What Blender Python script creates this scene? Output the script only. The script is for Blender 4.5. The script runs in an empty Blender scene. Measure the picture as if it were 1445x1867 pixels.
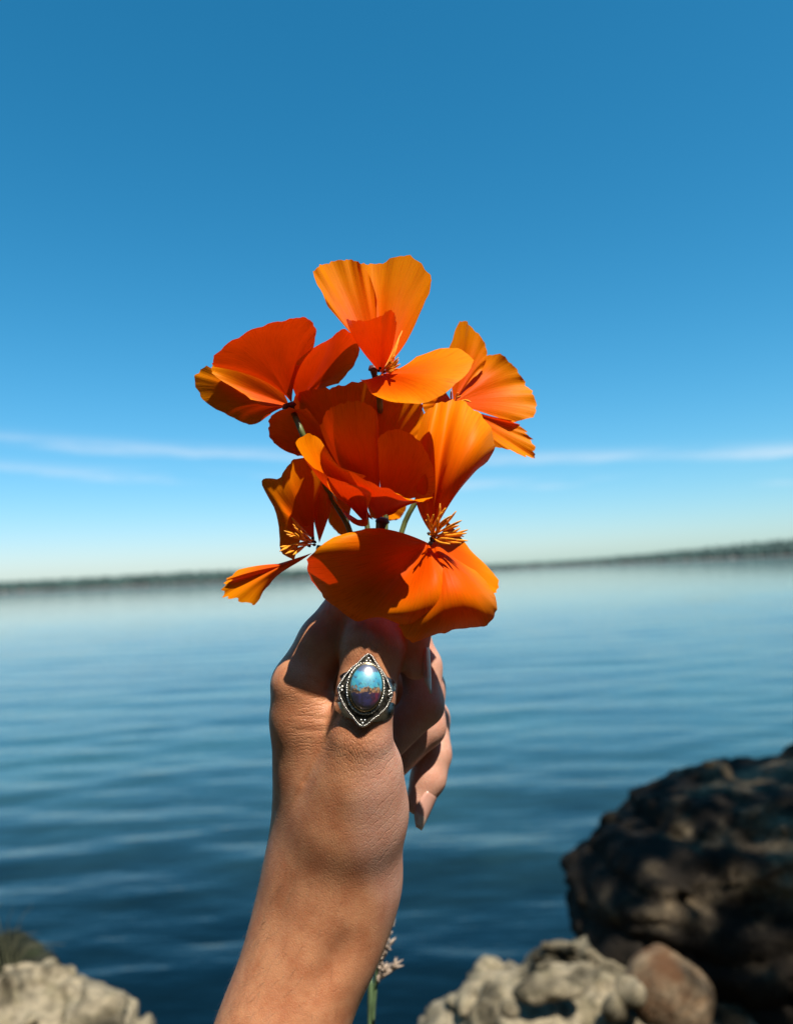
import bpy, bmesh, math, random
import numpy as np
from mathutils import Vector, Matrix, noise as mnoise

# ------------------------------------------------------------------ camera, sky, sun, exposure
scene = bpy.context.scene
COL = scene.collection
W, H, F = 1445.0, 1867.0, 1410.0            # photo size in px and focal length in px
CAM = Vector((0.0, 0.0, 2.2))
PITCH, ROLL = math.radians(4.56), math.radians(2.69)
fw = Vector((0, math.cos(PITCH), math.sin(PITCH)))
R0 = Vector((1, 0, 0))
U0 = R0.cross(fw)
RI = R0 * math.cos(ROLL) - U0 * math.sin(ROLL)
UI = R0 * math.sin(ROLL) + U0 * math.cos(ROLL)
cam_rot = Matrix((RI, UI, -fw)).transposed().to_4x4()
camd = bpy.data.cameras.new('camera')
camd.sensor_fit = 'VERTICAL'
camd.sensor_height = 24.0
camd.lens = 24.0 * F / H
camd.clip_start = 0.01
camd.clip_end = 60000
camd.dof.use_dof = True
camd.dof.focus_distance = 0.275
camd.dof.aperture_fstop = 5.6
cam = bpy.data.objects.new('camera', camd)
COL.objects.link(cam)
cam.matrix_world = Matrix.Translation(CAM) @ cam_rot
scene.camera = cam

SUN_EL, SUN_AZ = math.radians(60), math.radians(31)     # azimuth: to the right of straight behind the camera
SD = Vector((math.sin(SUN_AZ) * math.cos(SUN_EL), -math.cos(SUN_AZ) * math.cos(SUN_EL), math.sin(SUN_EL)))
world = bpy.data.worlds.new('World')
scene.world = world
world.use_nodes = True
wn, wl = world.node_tree.nodes, world.node_tree.links
wn.clear()
sky = wn.new('ShaderNodeTexSky')
sky.sky_type = 'NISHITA'
sky.sun_disc = False
sky.sun_elevation = SUN_EL
sky.sun_rotation = math.pi - SUN_AZ
sky.air_density = 1.0
sky.dust_density = 0.5
sky.ozone_density = 1.0
bg = wn.new('ShaderNodeBackground'); bg.inputs[1].default_value = 0.079
wo = wn.new('ShaderNodeOutputWorld')
# thin high streaks of cloud: noise stretched along the horizon in two low bands
tc = wn.new('ShaderNodeTexCoord')
sp = wn.new('ShaderNodeSeparateXYZ')
wl.new(tc.outputs['Generated'], sp.inputs[0])


def wmath(op, a, b=None, c=None):
    n = wn.new('ShaderNodeMath'); n.operation = op
    for i, v in enumerate((a, b, c)):
        if v is None: continue
        if isinstance(v, (int, float)): n.inputs[i].default_value = v
        else: wl.new(v, n.inputs[i])
    return n.outputs[0]


mp = wn.new('ShaderNodeMapping'); mp.inputs['Scale'].default_value = (3.0, 3.0, 26.0)
wl.new(tc.outputs['Generated'], mp.inputs[0])
nz = wn.new('ShaderNodeTexNoise'); nz.inputs['Scale'].default_value = 1.6; nz.inputs['Detail'].default_value = 7; nz.inputs['Roughness'].default_value = 0.6
wl.new(mp.outputs[0], nz.inputs['Vector'])
zt = wmath('ADD', sp.outputs['Z'], wmath('MULTIPLY', sp.outputs['X'], 0.060))
zt = wmath('ADD', zt, wmath('MULTIPLY', wmath('SUBTRACT', nz.outputs[0], 0.5), 0.020))


def band(center, wid_lo, wid_hi, lo, hi, amt):
    d = wmath('SUBTRACT', zt, center)
    up = wmath('DIVIDE', wmath('MAXIMUM', d, 0.0), wid_hi)
    dn = wmath('DIVIDE', wmath('MINIMUM', d, 0.0), wid_lo)
    q = wmath('ADD', wmath('POWER', up, 2.0), wmath('POWER', wmath('ABSOLUTE', dn), 2.0))
    g = wmath('POWER', 2.718, wmath('MULTIPLY', q, -1.0))
    mr = wn.new('ShaderNodeMapRange'); mr.inputs[1].default_value = lo; mr.inputs[2].default_value = hi
    wl.new(nz.outputs[0], mr.inputs[0])
    return wmath('MULTIPLY', wmath('MULTIPLY', g, mr.outputs[0]), amt)


cl = wmath('ADD', band(0.1465, 0.0050, 0.010, 0.38, 0.66, 0.60), band(0.1145, 0.005, 0.009, 0.42, 0.66, 0.45))
mixc = wn.new('ShaderNodeMixRGB')
mixc.inputs[2].default_value = (7.2, 8.0, 8.8, 1)
wl.new(cl, mixc.inputs[0])
# colour grade of the whole sky: deeper red response, a little more green and blue
sr = wn.new('ShaderNodeSeparateColor'); cr = wn.new('ShaderNodeCombineColor')
wl.new(sky.outputs[0], sr.inputs[0])
wl.new(wmath('MULTIPLY', wmath('POWER', wmath('MULTIPLY', sr.outputs[0], 0.1), 1.85), 12.5), cr.inputs[0])
wl.new(wmath('MULTIPLY', sr.outputs[1], 1.07), cr.inputs[1])
wl.new(wmath('MULTIPLY', sr.outputs[2], 1.30), cr.inputs[2])
wl.new(cr.outputs[0], mixc.inputs[1]); wl.new(mixc.outputs[0], bg.inputs[0]); wl.new(bg.outputs[0], wo.inputs[0])

sund = bpy.data.lights.new('sun', 'SUN')
sund.energy = 5.0
sund.angle = math.radians(0.53)
sund.color = (1.0, 0.93, 0.82)
sun = bpy.data.objects.new('sun', sund)
COL.objects.link(sun)
sun.rotation_euler = SD.to_track_quat('Z', 'Y').to_euler()
sun.location = (2, -3, 8)
scene.view_settings.view_transform = 'Standard'
scene.view_settings.look = 'None'
scene.view_settings.exposure = 0.55
scene.view_settings.gamma = 1.0
scene.view_settings.use_curve_mapping = False
scene.cycles.diffuse_bounces = 6
scene.cycles.max_bounces = 14


# ------------------------------------------------------------------ helpers
def C3(px, py, d):
    """photo pixel + depth along the view axis -> camera-space point (x right, y up, z depth)"""
    return np.array(((px - W / 2) / F * d, -(py - H / 2) / F * d, d))


def to_world(p):
    return CAM + RI * float(p[0]) + UI * float(p[1]) + fw * float(p[2])


def to_world_arr(a):
    M = np.array((RI, UI, fw))
    return np.asarray(a) @ M + np.array(CAM)


def PW(px, py, d):
    return to_world(C3(px, py, d))


def at_height(px, py, z):
    """pixel ray to the level z"""
    v = PW(px, py, 1.0) - CAM
    return CAM + v * ((z - CAM.z) / v.z)


def tag(o, label=None, cat=None, group=None, kind=None):
    for k, v in (('label', label), ('category', cat), ('group', group), ('kind', kind)):
        if v: o[k] = v
    return o


def empty(name, loc, label=None, cat=None, group=None):
    o = bpy.data.objects.new(name, None)
    o.empty_display_size = 0.01
    COL.objects.link(o)
    o.location = loc
    return tag(o, label, cat, group)


def mesh_obj(name, verts, faces, mat, parent=None, smooth=True, origin=None, uvs=None):
    """verts in world coordinates; object origin at `origin` (or its parent's)"""
    me = bpy.data.meshes.new(name)
    if parent is not None: org = Vector(parent['_o']) if '_o' in parent else parent.location.copy()
    else: org = Vector(origin) if origin is not None else Vector((0, 0, 0))
    V = np.asarray(verts, dtype=np.float64) - np.array(org)
    me.from_pydata(V.tolist(), [], [tuple(int(i) for i in f) for f in faces])
    if smooth: me.polygons.foreach_set('use_smooth', [True] * len(me.polygons))
    if uvs is not None:
        ul = me.uv_layers.new(name='UVMap')
        li = np.zeros(len(me.loops), dtype=np.int32); me.loops.foreach_get('vertex_index', li)
        ul.data.foreach_set('uv', np.asarray(uvs)[li].ravel())
    if mat: me.materials.append(mat)
    me.update()
    o = bpy.data.objects.new(name, me)
    COL.objects.link(o)
    if parent is not None: o.parent = parent
    else: o.location = org
    return o


def catmull(P, t):
    """P (n,k), t in 0..1 array -> (len(t),k), passes through every point"""
    P = np.asarray(P, float); n = len(P)
    if n == 1: return np.repeat(P, len(t), 0)
    Q = np.vstack((2 * P[0] - P[1], P, 2 * P[-1] - P[-2]))
    s = np.clip(np.asarray(t) * (n - 1), 0, n - 1 - 1e-9)
    i = s.astype(int); f = (s - i)[:, None]
    a, b, c, d = Q[i], Q[i + 1], Q[i + 2], Q[i + 3]
    return 0.5 * (2 * b + (c - a) * f + (2 * a - 5 * b + 4 * c - d) * f ** 2 + (3 * b - a - 3 * c + d) * f ** 3)


def tube(points, radii, n=10, cap=True):
    """tube round a world-space polyline"""
    P = [Vector(p) for p in points]
    if isinstance(radii, (int, float)): radii = [radii] * len(P)
    V, Fc = [], []
    t0 = (P[1] - P[0]).normalized()
    nrm = t0.orthogonal().normalized()
    for i, p in enumerate(P):
        t = (P[min(i + 1, len(P) - 1)] - P[max(i - 1, 0)]).normalized()
        nrm = (nrm - t * nrm.dot(t)).normalized()
        b = t.cross(nrm)
        for k in range(n):
            a = 2 * math.pi * k / n
            V.append(p + (nrm * math.cos(a) + b * math.sin(a)) * radii[i])
    for i in range(len(P) - 1):
        for k in range(n):
            Fc.append((i * n + k, i * n + (k + 1) % n, (i + 1) * n + (k + 1) % n, (i + 1) * n + k))
    if cap:
        Fc.append(tuple(range(n))[::-1]); Fc.append(tuple((len(P) - 1) * n + k for k in range(n)))
    return [tuple(v) for v in V], Fc


def vnoise(p, seed=0):
    """smooth value noise on an (n,3) array, about -1..1"""
    p = np.asarray(p, float)
    i = np.floor(p).astype(np.int64); f = p - i
    f = f * f * (3 - 2 * f)

    def h(x, y, z):
        n = (x * 374761393 + y * 668265263 + z * 2147483647 + seed * 974634777) & 0xffffffff
        n = ((n ^ (n >> 13)) * 1274126177) & 0xffffffff
        n = ((n ^ (n >> 15)) * 2246822519) & 0xffffffff
        return ((n ^ (n >> 16)) & 0xffff) / 32767.5 - 1.0
    x, y, z = i[..., 0], i[..., 1], i[..., 2]
    r = 0
    for dx in (0, 1):
        wx = f[..., 0] if dx else 1 - f[..., 0]
        for dy in (0, 1):
            wy = f[..., 1] if dy else 1 - f[..., 1]
            for dz in (0, 1):
                wz = f[..., 2] if dz else 1 - f[..., 2]
                r = r + wx * wy * wz * h(x + dx, y + dy, z + dz)
    return r


def fbm(p, seed=0, oct=4):
    r, a, s = 0, 1.0, 1.0
    for k in range(oct):
        r = r + a * vnoise(np.asarray(p) * s + 17.3 * k, seed + k); a *= 0.5; s *= 2.03
    return r


def smin(a, b, k):
    h = np.maximum(k - np.abs(a - b), 0) / k
    return np.minimum(a, b) - h * h * k * 0.25


def sd_cone(p, a, b, ra, rb):
    """tapered capsule"""
    ba = b - a; l2 = float(ba @ ba)
    t = np.clip(((p - a) @ ba) / l2, 0, 1)
    d = p - a - t[:, None] * ba
    return np.sqrt((d * d).sum(1)) - (ra + (rb - ra) * t)


def sd_chain(p, pts, k):
    r = None
    for (a, ra), (b, rb) in zip(pts[:-1], pts[1:]):
        d = sd_cone(p, a, b, ra, rb)
        r = d if r is None else smin(r, d, k)
    return r


def sd_ell(p, c, r):
    q = (p - c) / r
    k0 = np.sqrt((q * q).sum(1)); k1 = np.sqrt(((q / r) ** 2).sum(1))
    return k0 * (k0 - 1.0) / np.maximum(k1, 1e-9)


def surface_nets(fn, lo, hi, h, blk=12, lip=1.0):
    """mesh the zero set of fn over a box; only blocks near the surface are evaluated"""
    lo = np.array(lo, float); n = np.ceil((np.array(hi) - lo) / h / blk).astype(int) * blk
    nb = n // blk
    gx = [lo[a] + (np.arange(nb[a]) + 0.5) * blk * h for a in range(3)]
    cent = np.stack(np.meshgrid(*gx, indexing='ij'), -1).reshape(-1, 3)
    dc = fn(cent)
    D = np.repeat(np.repeat(np.repeat(dc.reshape(nb).astype(np.float32), blk, 0), blk, 1), blk, 2)
    near = np.where(np.abs(dc) < blk * h * 0.87 * lip + 2 * h)[0]
    off = np.stack(np.meshgrid(*[np.arange(blk)] * 3, indexing='ij'), -1).reshape(-1, 3)
    for s in range(0, len(near), 400):
        ids = near[s:s + 400]
        bi = np.stack(np.unravel_index(ids, nb), -1) * blk
        idx = (bi[:, None, :] + off[None]).reshape(-1, 3)
        D[idx[:, 0], idx[:, 1], idx[:, 2]] = fn(lo + idx * h)
    S = D < 0
    m = tuple(x - 1 for x in D.shape)
    cs = np.zeros(m, np.int8)
    for dx in (0, 1):
        for dy in (0, 1):
            for dz in (0, 1):
                cs += S[dx:m[0] + dx, dy:m[1] + dy, dz:m[2] + dz]
    cells = np.argwhere((cs > 0) & (cs < 8))
    vid = np.full(m, -1, np.int64); vid[cells[:, 0], cells[:, 1], cells[:, 2]] = np.arange(len(cells))
    acc = np.zeros((len(cells), 3)); cnt = np.zeros(len(cells))
    corners = [(x, y, z) for x in (0, 1) for y in (0, 1) for z in (0, 1)]
    for ci in corners:
        for ax in range(3):
            if ci[ax]: continue
            cj = list(ci); cj[ax] = 1
            a = D[cells[:, 0] + ci[0], cells[:, 1] + ci[1], cells[:, 2] + ci[2]]
            b = D[cells[:, 0] + cj[0], cells[:, 1] + cj[1], cells[:, 2] + cj[2]]
            mk = (a < 0) != (b < 0)
            t = np.where(mk, a / np.where(mk, a - b, 1), 0)
            p = np.tile(np.array(ci, float), (len(cells), 1)); p[:, ax] = t
            acc[mk] += p[mk]; cnt[mk] += 1
    V = lo + (cells + acc / cnt[:, None]) * h
    Q = []
    for ax in range(3):
        sl0 = [slice(None)] * 3; sl1 = [slice(None)] * 3
        sl0[ax] = slice(0, -1); sl1[ax] = slice(1, None)
        e = np.argwhere(S[tuple(sl0)] != S[tuple(sl1)])
        u, v = (ax + 1) % 3, (ax + 2) % 3
        e = e[(e[:, u] > 0) & (e[:, v] > 0) & (e[:, u] < m[u]) & (e[:, v] < m[v])]
        inside = S[e[:, 0], e[:, 1], e[:, 2]]
        def g(du, dv):
            q = e.copy(); q[:, u] -= du; q[:, v] -= dv
            return vid[q[:, 0], q[:, 1], q[:, 2]]
        quad = np.stack((g(1, 1), g(0, 1), g(0, 0), g(1, 0)), 1)
        quad[~inside] = quad[~inside][:, ::-1]
        Q.append(quad)
    return V, np.vstack(Q)


def mesh_np(name, V, Q, mat, origin, rot=None):
    """big quad mesh from numpy; V in the object's local axes"""
    me = bpy.data.meshes.new(name)
    me.vertices.add(len(V)); me.vertices.foreach_set('co', np.asarray(V, np.float32).ravel())
    me.loops.add(Q.size); me.loops.foreach_set('vertex_index', Q.astype(np.int32).ravel())
    me.polygons.add(len(Q)); me.polygons.foreach_set('loop_start', np.arange(0, Q.size, Q.shape[1], dtype=np.int32))
    me.update(calc_edges=True); me.validate()
    me.polygons.foreach_set('use_smooth', [True] * len(me.polygons))
    if mat: me.materials.append(mat)
    o = bpy.data.objects.new(name, me)
    COL.objects.link(o)
    o.matrix_world = Matrix.Translation(Vector(origin)) @ (rot if rot is not None else Matrix.Identity(4))
    return o


# ------------------------------------------------------------------ material helpers
class NT:
    def __init__(s, name):
        s.m = bpy.data.materials.new(name); s.m.use_nodes = True
        s.n, s.l = s.m.node_tree.nodes, s.m.node_tree.links
        s.n.clear()
        s.out = s.n.new('ShaderNodeOutputMaterial')

    def add(s, typ, **kw):
        nd = s.n.new(typ)
        for k, v in kw.items():
            if k.startswith('_'): setattr(nd, k[1:], v)
            else: s.set(nd, k, v)
        return nd

    def set(s, nd, k, v):
        i = nd.inputs[int(k[1:])] if k[0] == 'i' and k[1:].isdigit() else nd.inputs[k.replace('__', ' ')]
        if hasattr(v, 'is_linked') or isinstance(v, bpy.types.NodeSocket): s.l.new(v, i)
        elif isinstance(v, tuple) and len(v) == 3 and i.type == 'RGBA': i.default_value = (*v, 1)
        else: i.default_value = v

    def math(s, op, a, b=0.0, c=0.0, clamp=False):
        nd = s.add('ShaderNodeMath', i0=a, i1=b, i2=c); nd.operation = op; nd.use_clamp = clamp
        return nd.outputs[0]

    def mix(s, f, a, b, mode='MIX'):
        nd = s.add('ShaderNodeMixRGB', i0=f, i1=a, i2=b); nd.blend_type = mode
        return nd.outputs[0]

    def range(s, v, a, b, c=0.0, d=1.0, smooth=True):
        nd = s.add('ShaderNodeMapRange', i0=v, i1=a, i2=b, i3=c, i4=d)
        if smooth: nd.interpolation_type = 'SMOOTHSTEP'
        return nd.outputs[0]

    def coord(s, kind='Object', scale=(1, 1, 1), rot=(0, 0, 0), loc=(0, 0, 0)):
        t = s.add('ShaderNodeTexCoord')
        m = s.add('ShaderNodeMapping', Vector=t.outputs[kind], Scale=scale, Rotation=rot, Location=loc)
        return m.outputs[0]

    def noise(s, vec, scale, detail=4.0, rough=0.55, dist=0.0):
        nd = s.add('ShaderNodeTexNoise', Vector=vec, Scale=scale, Detail=detail, Roughness=rough, Distortion=dist)
        return nd.outputs[0]

    def bump(s, h, strength, dist, normal=None):
        nd = s.add('ShaderNodeBump', Strength=strength, Distance=dist, Height=h)
        if normal is not None: s.l.new(normal, nd.inputs['Normal'])
        return nd.outputs[0]

    def attr(s, name, out='Fac'):
        return s.add('ShaderNodeAttribute', _attribute_name=name).outputs[out]

    def done(s, shader):
        s.l.new(shader, s.out.inputs[0]); return s.m


def simple(name, col, rough=0.6, var=0.25, scale=40, metallic=0.0, bump=0.0, kind='Object'):
    t = NT(name)
    c = t.coord(kind)
    n = t.noise(c, scale, 5)
    k = t.range(n, 0.3, 0.7)
    colr = t.mix(k, tuple(x * (1 - var) for x in col), tuple(min(1, x * (1 + var)) for x in col))
    b = t.add('ShaderNodeBsdfPrincipled', Base__Color=colr, Roughness=rough, Metallic=metallic)
    if bump: t.l.new(t.bump(n, 0.6, bump), b.inputs['Normal'])
    return t.done(b.outputs[0])


# ------------------------------------------------------------------ water
def make_water():
    t = NT('sea_water')
    c = t.coord('Object')
    yy = t.add('ShaderNodeSeparateXYZ', Vector=c).outputs[1]
    n1 = t.noise(t.coord('Object', (0.9, 2.6, 1)), 2.2, 4, 0.5)
    n2 = t.noise(t.coord('Object', (0.35, 0.9, 1)), 0.35, 4, 0.5)
    bm = t.bump(n1, t.range(yy, 4.0, 60.0, 0.35, 0.03), 0.05)
    bm = t.bump(n2, t.range(yy, 15.0, 150.0, 0.14, 0.02), 0.35, bm)
    # base colour lighter far out, darker close to the rocks with a noisy border
    far_col = t.mix(t.range(t.noise(c, 0.25, 2), 0.35, 0.65), (0.022, 0.066, 0.086), (0.030, 0.086, 0.098))
    far_mix = t.range(t.math('ADD', yy, t.math('MULTIPLY', t.math('SUBTRACT', t.noise(c, 0.9, 3), 0.5), 3.5)), 4.0, 11.0)
    deep = t.mix(far_mix, (0.0012, 0.006, 0.010), far_col)
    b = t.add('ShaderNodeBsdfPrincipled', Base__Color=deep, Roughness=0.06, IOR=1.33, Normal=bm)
    mat = t.done(b.outputs[0])
    # graded sheet: fine near the shore, coarse out to the horizon
    ys = [-45000.0, -300.0, -6.0]; y = 1.2; ys.append(y)
    while y < 40: y += 0.035 + 0.012 * max(0, y - 3); ys.append(y)
    while y < 45000: y *= 1.25; ys.append(y)
    ys = np.array(ys)
    u = np.linspace(-1, 1, 221)
    half = np.clip(np.abs(ys) * 1.3, 6.0, 45000.0)
    X = u[None, :] * half[:, None]
    X = np.hstack((X[:, :1] * 0 - 90000, X[:, :1] * 0 - 60000, X, X[:, :1] * 0 + 60000, X[:, :1] * 0 + 90000))
    X[:, 1] = X[:, 2] - 40; X[:, -2] = X[:, -3] + 40
    Y = np.repeat(ys[:, None], X.shape[1], 1)
    Z = np.zeros_like(X)
    rng = np.random.default_rng(4)
    for k in range(34):
        lam = 0.30 * (2.2 / 0.30) ** rng.random()
        th = math.radians(rng.normal(6, 17))
        kx, ky = math.sin(th) * 2 * math.pi / lam, math.cos(th) * 2 * math.pi / lam
        amp = 0.0020 * lam ** 0.9
        fade = np.clip((lam * 26 - Y) / (lam * 12), 0, 1)
        Z += amp * fade * np.sin(kx * X + ky * Y + rng.random() * 6.28 + 0.8 * np.sin(0.7 * X + k))
    Z[Y < 1.0] = 0; Z[:, :3] = 0; Z[:, -3:] = 0
    V = np.stack((X, Y, Z), -1).reshape(-1, 3)
    nr, nc = X.shape
    i = np.arange(nr - 1)[:, None] * nc + np.arange(nc - 1)[None, :]
    Q = np.stack((i, i + 1, i + nc + 1, i + nc), -1).reshape(-1, 4)
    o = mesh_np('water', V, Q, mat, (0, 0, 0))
    tag(o, 'calm rippled teal blue sea reaching to the far shore', 'water', kind='structure')


make_water()


# ------------------------------------------------------------------ far shore
def make_far_shore():
    D = 1800.0
    prof = [(-500, 12), (-200, 16), (0, 17), (150, 17), (300, 19), (420, 17), (560, 14), (700, 11), (850, 9), (950, 8.5), (1060, 9),
            (1150, 11), (1230, 14), (1300, 16.5), (1380, 20), (1445, 23), (1600, 27), (1800, 22), (2000, 15), (2300, 8)]
    px = np.array([a for a, b in prof]); hh = np.array([b for a, b in prof]) * 1.55 * D / F
    land = simple('far_land', (0.13, 0.12, 0.11), 0.9, 0.4, 0.03)
    xs = np.linspace(-500, 2300, 300)
    V = []
    for j, fy in enumerate((0, 12, 30, 200, 420)):
        for x in xs:
            X = (x - W / 2) / F * D
            h = np.interp(x, px, hh)
            hz = [-3.0, 1.6, 2.6, max(2, h * 0.45), -3][j]
            V.append((X, D + fy + 14 * mnoise.noise((X * 0.004, 0, 3)), hz * (1 + 0.3 * mnoise.noise((X * 0.01, j, 0)))))
    n = len(xs)
    Fc = [(j * n + i, j * n + i + 1, (j + 1) * n + i + 1, (j + 1) * n + i) for j in range(4) for i in range(n - 1)]
    o = mesh_obj('far_shore', V, Fc, land)
    tag(o, 'low brown bank of the far shore across the water', 'shore', kind='structure')
    leaf = simple('far_forest', (0.045, 0.080, 0.070), 0.9, 0.35, 0.02)  # forest colour made paler to stand in for distance haze
    rnd = random.Random(5)
    V, Fc = [], []
    for k in range(5200):
        x = rnd.uniform(-500, 2300); X = (x - W / 2) / F * D
        q = rnd.random()
        y = D + 20 + 200 * q
        h = np.interp(x, px, hh)
        base = 1.0 + (h * 0.45) * q
        top = base + (h - base) * rnd.uniform(0.55, 1.0) * (0.72 + 0.28 * q)
        r = rnd.uniform(3.5, 7.0); b = len(V); s = rnd.random() * 6
        zs = (base - 1, base + (top - base) * 0.35, base + (top - base) * 0.8)
        for z, rr in zip(zs, (0.7 * r, r, 0.6 * r)):
            for a in range(5):
                V.append((X + rr * math.cos(s + a * 1.2566), y + rr * math.sin(s + a * 1.2566), z))
        V.append((X, y, top))
        for lv in (0, 1):
            for a in range(5):
                Fc.append((b + lv * 5 + a, b + lv * 5 + (a + 1) % 5, b + lv * 5 + 5 + (a + 1) % 5, b + lv * 5 + 5 + a))
        for a in range(5): Fc.append((b + 10 + a, b + 10 + (a + 1) % 5, b + 15))
    o = mesh_obj('forest', V, Fc, leaf, smooth=False)
    tag(o, 'dark green wood covering the far shore', 'forest', kind='stuff')


make_far_shore()


# ------------------------------------------------------------------ shore and rocks
def rock_mat(name, light, dark, lichen, dark_amt, scale=1.0):
    t = NT(name)
    c = t.coord('Object')
    big = t.noise(c, 5 * scale, 6, 0.6)
    fine = t.noise(c, 38 * scale, 8, 0.65)
    lay = t.noise(t.coord('Object', (1, 1, 6)), 7 * scale, 5, 0.6)
    col = t.mix(t.range(fine, 0.3, 0.7), light, tuple(0.45 * v for v in light))
    speck = t.noise(c, 90 * scale, 3, 0.7)
    col = t.mix(t.math('MULTIPLY', t.range(speck, 0.58, 0.68), 0.55), col, dark)
    col = t.mix(t.math('MULTIPLY', t.range(lay, 0.45, 0.7), 0.5), col, lichen)
    k = t.range(big, dark_amt - 0.10, dark_amt + 0.10)
    col = t.mix(k, dark, col)
    b = t.add('ShaderNodeBsdfPrincipled', Base__Color=col, Roughness=0.9, Specular__IOR__Level=0.12)
    h = t.math('ADD', t.math('MULTIPLY', fine, 0.5), big)
    t.l.new(t.bump(h, 0.9, 0.03 / scale), b.inputs['Normal'])
    return t.done(b.outputs[0])


M_boulder = rock_mat('dark_sandstone', (0.30, 0.225, 0.14), (0.020, 0.016, 0.012), (0.08, 0.07, 0.03), 0.575)
M_slab = rock_mat('pale_sandstone', (0.40, 0.335, 0.225), (0.045, 0.038, 0.024), (0.17, 0.15, 0.08), 0.47, 1.8)
M_tan = rock_mat('tan_sandstone', (0.26, 0.19, 0.12), (0.10, 0.05, 0.025), (0.20, 0.11, 0.05), 0.42, 2.0)
M_ground = rock_mat('shore_ground', (0.085, 0.070, 0.048), (0.020, 0.018, 0.012), (0.035, 0.045, 0.018), 0.50, 0.6)  # ground colours darkened to stand in for shade of trees and viewer


def make_shore():
    xs = np.linspace(-9, 9, 150); ys = np.linspace(-9, 3.0, 130)
    X, Y = np.meshgrid(xs, ys)
    edge = 1.25 + 0.10 * np.sin(X * 2.1)
    drop = np.clip((Y - edge) / 0.9, 0, 1); drop = drop * drop * (3 - 2 * drop)
    P = np.stack((X, Y, 0 * X), -1)
    Z = 1.22 + 0.10 * fbm(P * 0.9, 3) + 0.05 * fbm(P * 3.3, 8)
    Z = Z * (1 - drop) + (-0.6) * drop
    V = np.stack((X, Y, Z), -1).reshape(-1, 3)
    nc = len(xs)
    i = np.arange(len(ys) - 1)[:, None] * nc + np.arange(nc - 1)[None, :]
    Q = np.stack((i, i + 1, i + nc + 1, i + nc), -1).reshape(-1, 4)
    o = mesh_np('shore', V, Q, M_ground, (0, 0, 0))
    tag(o, 'rocky shore under and behind the raised hand', 'ground', kind='structure')


make_shore()


def rock(name, blobs, mat, label, h, k, rough, seed, strata=0.0, sfreq=14.0, cat='rock'):
    """blobs: (px, py, depth, rx, ry(up), rz) with radii in metres; world aligned ellipsoids"""
    cs = [(np.array(PW(a, b, d)), np.array(r)) for a, b, d, *r in blobs]
    lo = np.min([c - r for c, r in cs], 0) - 0.06; hi = np.max([c + r for c, r in cs], 0) + 0.06

    def fn(p):
        D = None
        for c, r in cs:
            d = sd_ell(p, c, r)
            D = d if D is None else smin(D, d, k)
        q = p + 0.05 * np.stack((fbm(p * 3, seed + 9, 2),) * 3, -1)
        D = D + rough * fbm(p * 6.0, seed, 4) + 0.5 * rough * np.abs(fbm(p * 17.0, seed + 2, 2)) - 0.2 * rough
        D = D + 0.5 * rough * np.exp(-(vnoise(q * 6.5, seed + 13) / 0.07) ** 2) + 0.3 * rough * np.exp(-(vnoise(q * 13.0, seed + 15) / 0.09) ** 2)
        if strata:
            s = np.sin((q[:, 2] + 0.08 * q[:, 0]) * sfreq + 1.5 * vnoise(p * 2.0, seed + 4))
            D = D - strata * (np.abs(s) ** 0.6 - 0.6) * (0.7 + 0.4 * vnoise(p * 3.1, seed + 6))
        return D
    V, Q = surface_nets(fn, lo, hi, h, lip=1.8)
    org = np.array(((lo[0] + hi[0]) / 2, (lo[1] + hi[1]) / 2, lo[2] + 0.06))
    o = mesh_np(name, V - org, Q, mat, org)
    return tag(o, label, cat)


rock('boulder', [(1275, 1640, 1.75, 0.28, 0.30, 0.19), (1460, 1590, 1.80, 0.42, 0.40, 0.24), (1160, 1640, 1.70, 0.13, 0.20, 0.12),
                 (1370, 1530, 1.80, 0.26, 0.26, 0.11),
                 (1440, 1950, 1.80, 0.45, 0.40, 0.42), (1740, 1750, 1.9, 0.45, 0.45, 0.70)],
     M_boulder, 'big dark layered sandstone boulder overhanging the pale ledge', 0.0095, 0.10, 0.026, 3, 0.036, 33.0)
rock('ledge', [(1060, 1963, 1.50, 0.26, 0.26, 0.20), (950, 2108, 1.45, 0.24, 0.25, 0.30), (1260, 2018, 1.50, 0.30, 0.22, 0.22), (1130, 1868, 1.62, 0.22, 0.20, 0.14),
               (1150, 2328, 1.5, 0.40, 0.30, 0.40)],
     M_slab, 'pale lumpy sandstone ledge below the dark boulder', 0.008, 0.035, 0.042, 11, 0.024, 34.0)
rock('mossy_stone', [(15, 1770, 1.45, 0.06, 0.06, 0.065), (50, 1790, 1.43, 0.05, 0.05, 0.045)],
     rock_mat('moss', (0.045, 0.045, 0.035), (0.012, 0.014, 0.008), (0.03, 0.045, 0.012), 0.5, 2.0), 'small dark mossy stone among the grass on the pale rock', 0.006, 0.03, 0.010, 41)
rock('cobble', [(1195, 1795, 1.42, 0.065, 0.07, 0.062), (1230, 1820, 1.43, 0.06, 0.06, 0.05)],
     M_tan, 'rounded reddish brown cobble lying on the pale ledge', 0.005, 0.02, 0.014, 21)
rock('white_stone', [(1145, 1812, 1.36, 0.035, 0.03, 0.030), (1125, 1845, 1.35, 0.028, 0.03, 0.03)],
     M_slab, 'small whitish lumpy stone beside the brown cobble', 0.004, 0.015, 0.014, 25)
rock('round_pebble', [(925, 1838, 1.33, 0.016, 0.016, 0.015), (935, 1845, 1.33, 0.012, 0.012, 0.012)],
     M_slab, 'tiny round cream pebble at the edge of the pale ledge', 0.003, 0.01, 0.003, 52)
rock('cream_stone', [(1000, 1800, 1.38, 0.040, 0.03, 0.020), (965, 1812, 1.38, 0.03, 0.03, 0.018), (1045, 1800, 1.39, 0.03, 0.03, 0.018)],
     M_slab, 'long knobbly cream stone along the top of the pale ledge', 0.004, 0.012, 0.012, 57)
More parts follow.
